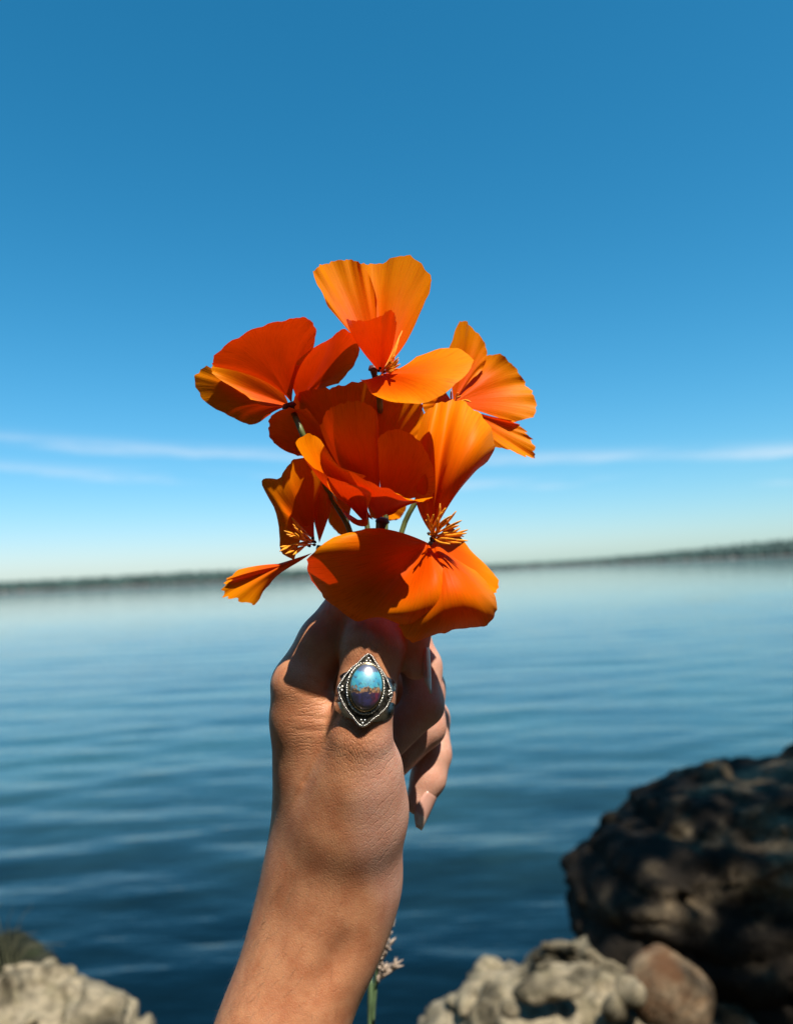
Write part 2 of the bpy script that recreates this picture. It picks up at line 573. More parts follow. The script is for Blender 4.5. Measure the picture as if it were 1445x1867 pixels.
rock('shore_rock', [(-2, 1988, 1.30, 0.24, 0.20, 0.165), (128, 2018, 1.28, 0.13, 0.16, 0.15), (-122, 1878, 1.42, 0.16, 0.15, 0.17), (-22, 2178, 1.3, 0.3, 0.25, 0.3)],
     M_slab, 'smooth pale rock with grass growing behind it', 0.007, 0.05, 0.032, 31, 0.018, 34.0)


# ------------------------------------------------------------------ hand
def make_skin():
    t = NT('tanned_skin')
    palm = t.attr('palm'); crease = t.attr('thenar'); web = t.attr('web'); knuck = t.attr('knuckle')
    c = t.coord('Object')
    mott = t.noise(c, 110, 6, 0.62); mott2 = t.noise(c, 260, 3)
    tan = t.mix(t.range(mott, 0.3, 0.7), (0.54, 0.245, 0.120), (0.425, 0.160, 0.072))
    pink = t.mix(t.range(mott, 0.3, 0.7), (0.60, 0.33, 0.235), (0.54, 0.255, 0.17))
    col = t.mix(palm, tan, pink)
    # cells of fine skin relief, warped so that they do not read as polygons
    warp = t.add('ShaderNodeTexNoise', Vector=c, Scale=420.0, Detail=2.0)
    cw = t.add('ShaderNodeVectorMath', i0=c, i1=t.add('ShaderNodeVectorMath', _operation='SCALE', i0=warp.outputs['Color'], Scale=0.0011).outputs[0])
    vor = t.add('ShaderNodeTexVoronoi', Vector=t.add('ShaderNodeMapping', Vector=cw.outputs[0], Scale=(1.3, 0.75, 1.0)).outputs[0], Scale=1250.0, _feature='DISTANCE_TO_EDGE')
    cell = t.range(vor.outputs[0], 0.0, 0.22)
    vor2 = t.add('ShaderNodeTexVoronoi', Vector=t.add('ShaderNodeMapping', Vector=cw.outputs[0], Scale=(1.3, 0.6, 1), Rotation=(0, 0, 0.35)).outputs[0], Scale=700.0, _feature='DISTANCE_TO_EDGE')
    cell2 = t.range(vor2.outputs[0], 0.0, 0.2)
    pore = t.noise(c, 1900, 2)
    # long creases over the ball of the thumb
    wv = t.add('ShaderNodeTexWave', Vector=t.coord('Object', (1, 1, 1), (0, 0, math.radians(48))), Scale=105.0, Distortion=5.0,
               Detail=3.0, Detail__Scale=1.1)
    patch = t.range(t.noise(c, 120, 3), 0.40, 0.62)
    line = t.math('SUBTRACT', 1.0, t.math('MULTIPLY', t.math('MULTIPLY', t.range(wv.outputs['Fac'], 0.09, 0.0), crease), patch))
    wv2 = t.add('ShaderNodeTexWave', Vector=t.coord('Object', (1, 1, 1), (0, 0, math.radians(82))), Scale=230.0, Distortion=7.0,
                Detail=3.0, Detail__Scale=2.0)
    line2 = t.math('SUBTRACT', 1.0, t.math('MULTIPLY', t.math('MULTIPLY', t.range(wv2.outputs['Fac'], 0.35, 0.0), web), t.range(t.noise(c, 150, 3), 0.35, 0.6)))
    h = t.math('ADD', t.math('MULTIPLY', cell, 0.5), t.math('MULTIPLY', pore, 0.5))
    h = t.math('ADD', h, t.math('MULTIPLY', cell2, t.math('ADD', 0.35, t.math('MULTIPLY', knuck, 1.2))))
    nb = t.bump(h, 0.5, 0.00014)
    nb = t.bump(line, 0.4, 0.00022, nb)
    nb = t.bump(line2, 0.5, 0.00025, nb)
    col = t.mix(t.math('MULTIPLY', t.math('SUBTRACT', 1.0, line), 0.10), col, (0.32, 0.11, 0.06))
    col = t.mix(t.math('MULTIPLY', t.math('SUBTRACT', 1.0, cell2), t.math('MULTIPLY', knuck, 0.2)), col, (0.25, 0.09, 0.045))
    col = t.mix(t.math('MULTIPLY', t.range(mott2, 0.62, 0.75), 0.15), col, (0.32, 0.10, 0.06))
    rough = t.range(mott2, 0.2, 0.8, 0.42, 0.58)
    b = t.add('ShaderNodeBsdfPrincipled', Base__Color=col, Roughness=rough, Normal=nb)
    b.inputs['Subsurface Weight'].default_value = 0.22
    b.inputs['Subsurface Radius'].default_value = (1.0, 0.32, 0.16)
    b.inputs['Subsurface Scale'].default_value = 0.0028
    b.inputs['Specular IOR Level'].default_value = 0.45
    return t.done(b.outputs[0])


def K(px, py, d, r):
    """joint of the hand: pixel, depth, radius in px at that depth"""
    return (C3(px, py, d), r * d / F)


MM = 0.001
THUMB = [K(676, 1100, .2890, 40), K(679, 1180, .2800, 54), K(667, 1265, .2740, 49), K(655, 1345, .2725, 53), K(643, 1420, .2765, 74), K(622, 1500, .2808, 84), K(594, 1600, .2862, 84), K(584, 1680, .2900, 86)]
THENAR = [K(676, 1400, .282, 45), K(675, 1480, .287, 67), K(658, 1590, .292, 66), K(630, 1660, .294, 64)]
WEB = [K(556, 1320, .288, 52), K(622, 1318, .281, 34)]
INDEX = [K(548, 1248, .288, 53), K(592, 1170, .290, 47), K(650, 1090, .292, 44), K(722, 1095, .289, 37), K(752, 1150, .284, 31), K(757, 1216, .2815, 25)]
MIDDLE = [K(556, 1258, .306, 54), K(650, 1190, .318, 48), K(738, 1165, .317, 44), K(768, 1215, .313, 36), K(772, 1286, .307, 36), K(700, 1360, .303, 34)]
RINGF = [K(560, 1290, .325, 54), K(680, 1260, .338, 46), K(768, 1255, .337, 42), K(775, 1325, .330, 36), K(700, 1405, .322, 32)]
PINKY = [K(570, 1350, .345, 50), K(690, 1320, .352, 40), K(782, 1310, .350, 36), K(788, 1375, .340, 33.5), K(780, 1420, .335, 31), K(762, 1462, .331, 24)]
META = [[K(548, 1248, .286, 53), K(556, 1400, .291, 58), K(565, 1580, .299, 70)],
        [K(556, 1258, .306, 54), K(572, 1580, .304, 70)],
        [K(560, 1290, .325, 54), K(590, 1600, .312, 70)],
        [K(575, 1350, .343, 50), K(605, 1620, .320, 66)]]
PALMFILL = [[K(640, 1420, .318, 60), K(640, 1600, .305, 75)], [K(600, 1320, .310, 60), K(625, 1500, .312, 70)]]
ARM = [K(594, 1650, .293, 98), K(566, 1730, .289, 108), K(516, 1867, .281, 108), K(430, 2080, .268, 122), K(330, 2330, .256, 146), K(230, 2600, .242, 158), K(150, 2800, .232, 150)]
ARM2 = [K(594, 1650, .308, 84), K(566, 1730, .304, 94), K(518, 1867, .297, 99), K(440, 2080, .284, 124), K(340, 2330, .271, 150), K(230, 2600, .255, 160)]
UPPER = [K(150, 2800, .258, 150), K(-300, 2900, .16, 300)]


def hand_sdf(p):
    palm = sd_chain(p, ARM, 10 * MM)
    palm = smin(palm, sd_chain(p, ARM2, 10 * MM), 8 * MM)
    pm = None
    for ch in META + PALMFILL:
        d = sd_chain(p, ch, 4 * MM)
        pm = d if pm is None else smin(pm, d, 7 * MM)
    palm = smin(palm, pm, 16 * MM)
    th = smin(sd_chain(p, THUMB, 6 * MM), sd_chain(p, THENAR, 6 * MM), 12 * MM)
    palm = smin(palm, sd_chain(p, WEB, 4 * MM), 8 * MM)
    kk = np.interp(-p[:, 1], [0.075, 0.088, 0.105, 0.125], [3 * MM, 4 * MM, 9 * MM, 14 * MM])
    palm = smin(palm, th, kk)
    f = None
    for ch in (INDEX, MIDDLE, RINGF, PINKY):
        d = sd_chain(p, ch, 3 * MM)
        f = d if f is None else smin(f, d, 1.0 * MM)
    return smin(palm, f, 2.2 * MM)


def make_hand():
    lo = (-0.175, -0.42, 0.185); hi = (0.032, -0.018, 0.375)
    V, Q = surface_nets(hand_sdf, lo, hi, 0.0008, lip=1.05)
    # relax the joints between the capsules over the ball of the thumb, the wrist and the forearm
    e = np.vstack((Q[:, [0, 1]], Q[:, [1, 2]], Q[:, [2, 3]], Q[:, [3, 0]]))
    deg = np.bincount(e[:, 0], minlength=len(V)) + np.bincount(e[:, 1], minlength=len(V))
    for it in range(150):
        if it % 10 == 0:
            py = -V[:, 1] / V[:, 2] * F + H / 2; px = V[:, 0] / V[:, 2] * F + W / 2
            m = np.clip((py - np.interp(px, [590, 625], [1300, 1390])) / 110, 0, 1) * np.where((px > 690) & (V[:, 2] > .2985) & (py < 1520), 0, 1)
            m = np.maximum(m, 0.06)[:, None] * np.clip((-0.055 - V[:, 1]) / 0.004, 0.15, 1)[:, None]
        av = np.stack([(np.bincount(e[:, 0], V[e[:, 1], a], len(V)) + np.bincount(e[:, 1], V[e[:, 0], a], len(V))) / deg for a in range(3)], 1)
        V = V + (av - V) * m * 0.7
    px = V[:, 0] / V[:, 2] * F + W / 2; py = -V[:, 1] / V[:, 2] * F + H / 2
    def seg(ax, ay, bx, by):
        dx, dy = bx - ax, by - ay; L2 = math.hypot(dx, dy)
        t = np.clip(((px - ax) * dx + (py - ay) * dy) / L2 ** 2, 0, 1)
        return np.hypot(px - ax - t * dx, py - ay - t * dy), ((px - ax) * dy - (py - ay) * dx) / L2, t
    front = (V[:, 2] < 0.288).astype(float)
    # hollow beside the tendon of the forearm
    q, sg, t = seg(642, 1680, 566, 1850)
    V[:, 2] += front * 0.0022 * np.exp(-(q / 28) ** 2) * np.sin(np.pi * t) ** 1.5
    q, sg, t = seg(548, 1560, 470, 1790)
    V[:, 2] += front * 0.0009 * np.exp(-(q / 24) ** 2) * np.sin(np.pi * t) ** 1.5
    # edge of the thumb's muscle against the web
    q, sg, t = seg(618, 1296, 556, 1425)
    V[:, 2] += front * 0.0011 * np.exp(-(q / 7) ** 2) * (1 - 0.6 * t)
    V[:, 2] -= front * 0.0010 * np.clip(-sg / 8, 0, 1) * np.exp(-(q / 45) ** 2) * (sg < 0)
    # folds of the web running into the thumb
    for ax, ay, bx, by, dp in ((618, 1272, 566, 1238, .0009), (616, 1262, 590, 1222, .0007), (617, 1284, 540, 1262, .0006), (600, 1310, 540, 1305, .0004), (592, 1330, 535, 1332, .0004)):
        q, sg, t = seg(ax, ay, bx, by)
        V[:, 2] += front * dp * np.exp(-(q / 4.0) ** 2) * (1 - 0.7 * t)
    org = C3(598, 1867, 0.283)
    L = V - org; L[:, 2] *= -1                       # local axes = camera axes, z towards the viewer
    o = mesh_np('person', L, Q[:, ::-1], make_skin(), to_world(org), cam_rot)

    def sstep(x, a, b):
        t = np.clip((x - a) / (b - a), 0, 1); return t * t * (3 - 2 * t)
    border = np.interp(py, [1100, 1200, 1300, 1350, 1450, 1560, 1650, 1720, 1867], [745, 740, 700, 672, 640, 640, 690, 690, 640])
    palm = sstep(px, border - 25, border + 45)
    palm = np.where(py > 1640, palm * (1 - 0.6 * sstep(py, 1640, 1740)), palm)
    then = sstep(px, border - 5, border + 50) * sstep(py, 1330, 1380) * (1 - sstep(py, 1600, 1680)) * (px < 760)
    web = sstep(px, 510, 545) * (1 - sstep(px, 600, 620)) * sstep(py, 1225, 1260) * (1 - sstep(py, 1330, 1420))
    knk = np.exp(-(((px - 650) / 50) ** 2 + ((py - 1365) / 55) ** 2)) + 0.9 * np.exp(-(((px - 678) / 60) ** 2 + ((py - 1178) / 28) ** 2))
    for nm, a in (('palm', palm), ('thenar', then), ('web', web), ('knuckle', knk)):
        at = o.data.attributes.new(nm, 'FLOAT', 'POINT')
        at.data.foreach_set('value', a.astype(np.float32))
    tag(o, 'bare tanned left hand and forearm raised over the water gripping orange poppies', 'hand')
    return o


hand = make_hand()
hand_inv = hand.matrix_world.inverted()


def arm_hair():
    me = hand.data
    n = len(me.vertices)
    co = np.zeros(n * 3, np.float32); me.vertices.foreach_get('co', co); co = co.reshape(-1, 3)
    no = np.zeros(n * 3, np.float32); me.vertices.foreach_get('normal', no); no = no.reshape(-1, 3)
    wc = np.array([tuple(CAM)])
    org = C3(598, 1867, 0.283); cs = co * np.array((1, 1, -1)) + org
    px = cs[:, 0] / cs[:, 2] * F + W / 2; py = -cs[:, 1] / cs[:, 2] * F + H / 2
    rng = np.random.default_rng(3)
    edge = np.interp(py, [1400, 1560, 1640, 1867, 2200], [497, 492, 468, 395, 250])
    wgt = np.clip((py - 1480) / 120, 0, 1) * np.exp(-np.maximum(px - edge, 0) / 70) * (cs[:, 2] < .31) * (py < 2200)
    pick = rng.choice(n, 1500, replace=False, p=wgt / wgt.sum())
    V, Fc = [], []
    for i in pick:
        p, q = co[i].astype(float), no[i].astype(float)
        t = np.array((-0.55, -0.75, 0.1)) + rng.normal(0, .35, 3); t -= q * (t @ q); t /= np.linalg.norm(t)
        L = rng.uniform(.0025, .006); w = np.cross(q, t) * 0.000035
        o0 = len(V)
        for k in range(4):
            f = k / 3
            c = p + t * L * f + q * L * (0.35 * f - 0.12 * f * f)
            ww = w * (1 - 0.85 * f)
            V += [c - ww, c + ww]
        for k in range(3): Fc.append((o0 + 2 * k, o0 + 2 * k + 1, o0 + 2 * k + 3, o0 + 2 * k + 2))
    m = bpy.data.meshes.new('arm_hair'); m.from_pydata([tuple(v) for v in V], [], Fc)
    m.materials.append(simple('fine_hair', (0.16, 0.09, 0.05), 0.5, 0.3, 300))
    o = bpy.data.objects.new('arm_hair', m); COL.objects.link(o); o.parent = hand; o['kind'] = 'stuff'


arm_hair()


def nail_mat():
    t = NT('fingernail_keratin')
    uv = t.add('ShaderNodeTexCoord').outputs['UV']
    s = t.add('ShaderNodeSeparateXYZ', Vector=uv).outputs[1]
    col = t.mix(t.range(s, 0.64, 0.74), (0.56, 0.30, 0.23), (0.66, 0.47, 0.36))
    b = t.add('ShaderNodeBsdfPrincipled', Base__Color=col, Roughness=0.22)
    b.inputs['Subsurface Weight'].default_value = 0.1
    b.inputs['Subsurface Radius'].default_value = (1, .5, .4)
    b.inputs['Subsurface Scale'].default_value = 0.001
    return t.done(b.outputs[0])


M_nail = nail_mat()


def nail(a, b, r, dorsal, ext=0.35, wid=0.85, point=0.6):
    """a,b: last joint and tip centre (camera space), r radius at nail; dorsal direction"""
    a, b = np.array(a), np.array(b)
    ax = b - a; L = np.linalg.norm(ax); ax /= L
    dn = np.array(dorsal, float); dn -= ax * (dn @ ax); dn /= np.linalg.norm(dn)
    sd = np.cross(ax, dn)
    V, UV = [], []
    nv, nu = 12, 9
    for layer in (1.0, 0.95):
        for j in range(nv):
            v = j / (nv - 1)
            w = wid * (0.80 + 0.25 * math.sin(min(1, v * 1.8) * math.pi / 2))
            if v > 0.62: w *= 1 - (1 - 0.25 * (1 - point) - point * 0.85 + 0.05) * 0 - point * ((v - 0.62) / 0.38) ** 1.6
            if v < 0.12: w *= 0.75 + 0.25 * v / 0.12
            for i in range(nu):
                u = i / (nu - 1) * 2 - 1
                an = u * w * 1.15
                rr = r * 1.05 * layer
                along = (0.36 + v * (0.84 + ext)) * L
                droop = 0.10 * r * v * v + (0.12 * r if v < 0.05 else 0)
                p = a + ax * along + dn * (rr * math.cos(an) - droop) + sd * (rr * math.sin(an))
                V.append(p); UV.append((i / (nu - 1), v))
    Fc = []
    n1 = nv * nu
    for j in range(nv - 1):
        for i in range(nu - 1):
            q = (j * nu + i, j * nu + i + 1, (j + 1) * nu + i + 1, (j + 1) * nu + i)
            Fc.append(q); Fc.append(tuple(n1 + k for k in q[::-1]))
    rim = [i for i in range(nu)] + [j * nu + nu - 1 for j in range(1, nv)] + [(nv - 1) * nu + i for i in range(nu - 2, -1, -1)] + [j * nu for j in range(nv - 2, 0, -1)]
    for q in range(len(rim)):
        x, y = rim[q], rim[(q + 1) % len(rim)]
        Fc.append((y, x, n1 + x, n1 + y))
    Wv = to_world_arr(np.array(V))
    loc = np.array([tuple(hand_inv @ Vector(p)) for p in Wv])
    me = bpy.data.meshes.new('fingernail')
    me.from_pydata(loc.tolist(), [], Fc)
    ul = me.uv_layers.new(name='UVMap')
    for lp in me.loops: ul.data[lp.index].uv = UV[lp.vertex_index]
    me.polygons.foreach_set('use_smooth', [True] * len(me.polygons))
    me.materials.append(M_nail)
    o = bpy.data.objects.new('fingernail', me); COL.objects.link(o); o.parent = hand
    return o


nail(INDEX[4][0], INDEX[5][0], 27 * .282 / F, (1.0, 0.0, -0.02), 0.55)
nail(PINKY[4][0], PINKY[5][0], 27 * .332 / F, (0.80, -0.1, -0.60), 0.75)
nail(THUMB[1][0], THUMB[0][0], 46 * .284 / F, (0.05, 0.1, -1.0), 0.2)


# ------------------------------------------------------------------ ring
def make_ring():
    silver = NT('silver')
    c = silver.coord('Object'); n = silver.noise(c, 600, 4)
    b = silver.add('ShaderNodeBsdfPrincipled', Base__Color=silver.mix(n, (0.42, 0.40, 0.36), (0.66, 0.64, 0.60)), Metallic=1.0,
                   Roughness=silver.range(n, 0.3, 0.7, 0.20, 0.34))
    silver = silver.done(b.outputs[0])
    ox = NT('oxidised_silver')
    n = ox.noise(ox.coord('Object'), 900, 4)
    b = ox.add('ShaderNodeBsdfPrincipled', Base__Color=ox.mix(ox.range(n, .35, .7), (0.012, 0.011, 0.010), (0.10, 0.09, 0.07)), Metallic=0.7, Roughness=0.45)
    ox = ox.done(b.outputs[0])
    gold = simple('brassy_bezel', (0.55, 0.42, 0.24), 0.25, 0.2, 900, 1.0)
    # stone: turquoise above a bronze vein, dark purple blue below
    st = NT('turquoise_stone')
    co = st.coord('Object')
    s = st.add('ShaderNodeSeparateXYZ', Vector=co)
    nA = st.noise(co, 330, 5, 0.65); nB = st.noise(co, 900, 4, 0.7); nC = st.noise(co, 500, 3)
    yy = st.math('ADD', s.outputs[1], st.math('MULTIPLY', st.math('SUBTRACT', nA, 0.5), 0.0075))
    blue = st.mix(st.range(nC, 0.3, 0.7), (0.03, 0.30, 0.50), (0.08, 0.46, 0.52))
    vein = st.range(nB, 0.56, 0.64)
    blue = st.mix(st.math('MULTIPLY', vein, 0.85), blue, (0.05, 0.035, 0.08))
    dark = st.mix(st.range(nA, 0.35, 0.65), (0.012, 0.010, 0.035), (0.035, 0.028, 0.13))
    dark = st.mix(st.math('MULTIPLY', st.range(s.outputs[0], 0.001, 0.004), st.range(nC, 0.4, 0.6)), dark, (0.16, 0.012, 0.05))
    bronze = st.mix(st.range(nB, 0.42, 0.58), (0.03, 0.015, 0.012), (0.42, 0.22, 0.10))
    col = st.mix(st.range(yy, -0.0014, -0.0009), dark, bronze)
    col = st.mix(st.range(yy, 0.0001, 0.0006), col, blue)
    col = st.mix(st.range(yy, 0.0056, 0.0064), col, st.mix(nB, (0.02, 0.02, 0.03), (0.10, 0.18, 0.35)))
    b = st.add('ShaderNodeBsdfPrincipled', Base__Color=col, Roughness=0.42, IOR=1.6, Specular__IOR__Level=0.9)
    b.inputs['Coat Weight'].default_value = 1.0; b.inputs['Coat Roughness'].default_value = 0.36; b.inputs['Coat IOR'].default_value = 1.9
    st = st.done(b.outputs[0])

    # frame of the ring: x right, y along the thumb, z out of the plate
    th_ax = THUMB[1][0] - THUMB[3][0]; th_ax /= np.linalg.norm(th_ax)
    n = np.array((0.10, 0.30, -1.0)); n -= th_ax * (n @ th_ax) * 0.45; n /= np.linalg.norm(n)
    tilt = math.radians(-6)
    yv = np.array((-math.sin(tilt), math.cos(tilt), 0.0)); yv -= n * (yv @ n); yv /= np.linalg.norm(yv)
    xv = np.cross(yv, n); 
    if xv[0] < 0: xv = -xv
    ctr = C3(666.5, 1258, 0.2633)
    root = empty('ring', to_world(ctr))
    M = Matrix((RI * float(xv[0]) + UI * float(xv[1]) + fw * float(xv[2]),
                RI * float(yv[0]) + UI * float(yv[1]) + fw * float(yv[2]),
                RI * float(n[0]) + UI * float(n[1]) + fw * float(n[2]))).transposed().to_4x4()
    root.matrix_world = Matrix.Translation(to_world(ctr)) @ M
    tag(root, 'silver ring with oval turquoise and purple stone worn on the thumb', 'ring')
    S = 0.2633 / F                                    # metres per px at the ring

    def part(name, V, Fc, mat, smooth=True, over=None):
        me = bpy.data.meshes.new(name); me.from_pydata([tuple(map(float, v)) for v in V], [], Fc)
        if smooth: me.polygons.foreach_set('use_smooth', [True] * len(me.polygons))
        bm = bmesh.new(); bm.from_mesh(me); bmesh.ops.recalc_face_normals(bm, faces=bm.faces); bm.to_mesh(me); bm.free()
        me.materials.append(mat)
        o = bpy.data.objects.new(name, me); COL.objects.link(o); o.parent = root if over is None else over
        return o
    key = np.array([(0, 66), (19, 47), (36, 27), (49, 3), (50, -8), (40, -31), (20, -51), (0, -66), (-20, -50), (-39, -29), (-50, -6), (-49, 6), (-36, 29), (-19, 48)], float)
    n_out = 112
    kk = np.vstack((key[-2:], key, key[:3]))
    tt = np.linspace(2 / (len(kk) - 1), (2 + len(key)) / (len(kk) - 1), n_out, endpoint=False)
    out = catmull(kk, tt) * S

    def curv(x, y): return -((x / S / 50) ** 2) * 9 * S      # the plate bends round the thumb
    V, Fc = [(0, 0, 0)], []
    for sc, dz in ((0.6, 0.0), (0.97, 0.0), (1.0, -0.0004), (1.0, -0.0013)):
        for x, y in out: V.append((x * sc, y * sc, curv(x * sc, y * sc) + dz))
    for i in range(n_out): Fc.append((0, 1 + i, 1 + (i + 1) % n_out))
    for l in range(3):
        for i in range(n_out):
            a, b2 = 1 + l * n_out + i, 1 + l * n_out + (i + 1) % n_out
            Fc.append((a, a + n_out, b2 + n_out, b2))
    plate = part('plate', V, Fc, ox)

    def rope(loop, r, pitch, name, mat):
        """two strands of wire twisted along a closed loop"""
        loop = np.asarray(loop); m = len(loop)
        seg = np.linalg.norm(np.roll(loop, -1, 0) - loop, axis=1); L = seg.sum()
        turns = round(L / pitch)
        V, Fc = [], []
        N = turns * 7
        cum = np.concatenate(([0], np.cumsum(seg)))
        lp = np.vstack((loop, loop[:1]))
        ss = np.linspace(0, L, N, endpoint=False)
        pts = np.stack([np.interp(ss, cum, lp[:, a]) for a in range(3)], 1)
        tang = np.roll(pts, -1, 0) - np.roll(pts, 1, 0); tang /= np.linalg.norm(tang, axis=1)[:, None]
        side = np.cross(tang, (0, 0, 1.0)); side /= np.linalg.norm(side, axis=1)[:, None]
        upv = np.cross(side, tang)
        for strand in (0, 1):
            base = len(V)
            ph = 2 * math.pi * turns * ss / L + strand * math.pi
            cc = pts + (side * np.cos(ph)[:, None] + upv * np.sin(ph)[:, None]) * r * 0.55
            for i in range(N):
                for k in range(6):
                    a = k * math.pi / 3
                    V.append(cc[i] + (side[i] * math.cos(a) + upv[i] * math.sin(a)) * r * 0.62)
            for i in range(N):
                for k in range(6):
                    Fc.append((base + i * 6 + k, base + i * 6 + (k + 1) % 6, base + (i + 1) % N * 6 + (k + 1) % 6, base + (i + 1) % N * 6 + k))
        return part(name, V, Fc, mat, over=plate)
    rope([(x * .97, y * .97, curv(x, y) + 0.0002) for x, y in out], 0.00048, 0.00115, 'rope_border', silver)
    ang = np.linspace(0, 2 * math.pi, 90, endpoint=False)
    cy = 5 * S
    ex, ey = 28.5 * S, 40 * S
    # inner twisted wire (runs all round under the stone's rim)
    rope([((ex + 5.5 * S) * math.cos(a), cy - 2 * S + (ey + 5.0 * S) * math.sin(a), curv((ex + 5 * S) * math.cos(a), 0) + 0.0006) for a in ang],
         0.00050, 0.0017, 'inner_rope', silver)
    # bezel and stone
    V, Fc = [], []
    rings = [(1.10, -0.0006), (1.10, 0.0016), (1.06, 0.0021), (1.0, 0.0020)]
    for sc, z in rings:
        for a in ang: V.append((ex * sc * math.cos(a), cy + ey * sc * math.sin(a), z))
    m = len(ang)
    for l in range(len(rings) - 1):
        for i in range(m): Fc.append((l * m + i, l * m + (i + 1) % m, (l + 1) * m + (i + 1) % m, (l + 1) * m + i))
    bezel = part('bezel', V, Fc, gold)
    V, Fc = [], []
    R = 22
    for j in range(R):
        q = j / (R - 1) * math.pi / 2
        for a in ang: V.append((ex * 1.02 * math.cos(q) * math.cos(a), cy + ey * 1.02 * math.cos(q) * math.sin(a), 0.0016 + 0.0034 * math.sin(q)))
    for j in range(R - 1):
        for i in range(m): Fc.append((j * m + i, j * m + (i + 1) % m, (j + 1) * m + (i + 1) % m, (j + 1) * m + i))
    part('stone', V, Fc, st, over=bezel)
    # little silver balls in the four corners
    for (bx, by, k) in ((0, 51.5, 1), (0, -53.5, -1), (-43, -1, 0), (43, -2, 0)):
        V, Fc = [], []
        tri = [(-3.2, 0), (3.2, 0), (0, 5.2 * k)] if k else [(0, 3.4), (0, -3.4), (4.6 * (1 if bx > 0 else -1), 0)]
        for tx, ty in tri:
            bmm = bmesh.new(); bmesh.ops.create_uvsphere(bmm, u_segments=12, v_segments=8, radius=2.9 * S)
            o0 = len(V); x0, y0 = (bx + tx) * S, (by + ty) * S
            for v in bmm.verts: V.append((v.co.x + x0, v.co.y + y0, v.co.z + curv(x0, y0) + 0.0004))
            for f in bmm.faces: Fc.append(tuple(o0 + v.index for v in f.verts))
            bmm.free()
        part('bead_cluster', V, Fc, silver, over=plate)
    # band round the thumb
    inv = root.matrix_world.inverted()
    cb = THUMB[2][0]; rb = THUMB[2][1]
    axw = (RI * float(th_ax[0]) + UI * float(th_ax[1]) + fw * float(th_ax[2])).normalized()
    cw = to_world(cb)
    outn = (to_world(ctr) - cw); outn = (outn - axw * outn.dot(axw)).normalized()
    sdv = axw.cross(outn)
    V, Fc = [], []
    m2 = 96
    for rr in (rb * 1.06, rb * 1.12):
        for lev in (-1, -0.5, 0, 0.5, 1):
            for i in range(m2):
                a = 2 * math.pi * i / m2
                hgt = 0.0034 + 0.0050 * max(0, math.cos(a)) ** 0.8
                r2 = rr * (1 + (0.015 if abs(lev) < 0.9 else 0))
                V.append(tuple(inv @ (cw + outn * (r2 * math.cos(a)) + sdv * (r2 * math.sin(a)) + axw * (lev * hgt - 0.0008))))
    nl = 5
    for lay in (0, 1):
        for l in range(nl - 1):
            for i in range(m2):
                a, b2 = (lay * nl + l) * m2 + i, (lay * nl + l) * m2 + (i + 1) % m2
                Fc.append((a, b2, b2 + m2, a + m2))
    for l in (0, nl - 1):
        for i in range(m2):
            a, b2 = l * m2 + i, l * m2 + (i + 1) % m2
            Fc.append((a, b2, b2 + nl * m2, a + nl * m2))
    part('band', V, Fc, silver)


make_ring()


# ------------------------------------------------------------------ poppies
def petal_mat(name, c_in, c_edge, c_trans, tr=0.5):
    t = NT(name)
    uv = t.add('ShaderNodeTexCoord').outputs['UV']
    s = t.add('ShaderNodeSeparateXYZ', Vector=uv)
    st = t.noise(t.add('ShaderNodeMapping', Vector=uv, Scale=(46, 1.3, 1)).outputs[0], 1.0, 4, 0.6)
    fine = t.noise(t.add('ShaderNodeMapping', Vector=uv, Scale=(150, 5, 1)).outputs[0], 1.0, 3, 0.6)
    blot = t.noise(t.add('ShaderNodeMapping', Vector=uv, Scale=(4, 3, 1)).outputs[0], 1.0, 4)
    v = t.math('ADD', s.outputs[1], t.math('MULTIPLY', t.math('SUBTRACT', st, 0.5), 0.45))
    col = t.mix(t.range(v, 0.25, 1.02), c_in, c_edge)
    col = t.mix(t.math('MULTIPLY', t.range(st, 0.48, 0.68), 0.30), col, tuple(0.75 * x for x in c_in))
    col = t.mix(t.math('MULTIPLY', t.range(fine, 0.50, 0.66), 0.28), col, tuple(0.62 * x for x in c_in))
    trc = t.mix(t.math('MULTIPLY', t.range(blot, 0.35, 0.7), 0.35), c_trans, tuple(0.6 * x for x in c_trans))
    trc = t.mix(t.math('MULTIPLY', t.range(fine, 0.48, 0.66), 0.35), trc, tuple(0.5 * x for x in c_trans))
    h = t.math('ADD', t.math('MULTIPLY', st, 1.0), t.math('MULTIPLY', fine, 0.35))
    nb = t.bump(h, 0.40, 0.00032)
    b = t.add('ShaderNodeBsdfPrincipled', Base__Color=col, Roughness=0.46, Normal=nb)
    b.inputs['Specular IOR Level'].default_value = 0.09
    b.inputs['Sheen Weight'].default_value = 0.0
    b.inputs['Sheen Tint'].default_value = (1, 0.75, 0.3, 1)
    tl = t.add('ShaderNodeBsdfTranslucent', Color=trc, Normal=nb)
    mx = t.add('ShaderNodeMixShader', i0=tr, i1=b.outputs[0], i2=tl.outputs[0])
    return t.done(mx.outputs[0])


M_petal = petal_mat('poppy_petal', (0.88, 0.100, 0.0003), (0.94, 0.285, 0.0007), (0.90, 0.040, 0.0002), 0.34)
M_stem = simple('poppy_stem', (0.10, 0.13, 0.035), 0.5, 0.4, 120)
M_calyx = simple('poppy_calyx', (0.10, 0.03, 0.03), 0.5, 0.4, 300)
M_pollen = simple('stamen_orange', (0.90, 0.33, 0.012), 0.6, 0.25, 500)
M_dark = simple('flower_heart', (0.02, 0.008, 0.006), 0.6, 0.4, 500)


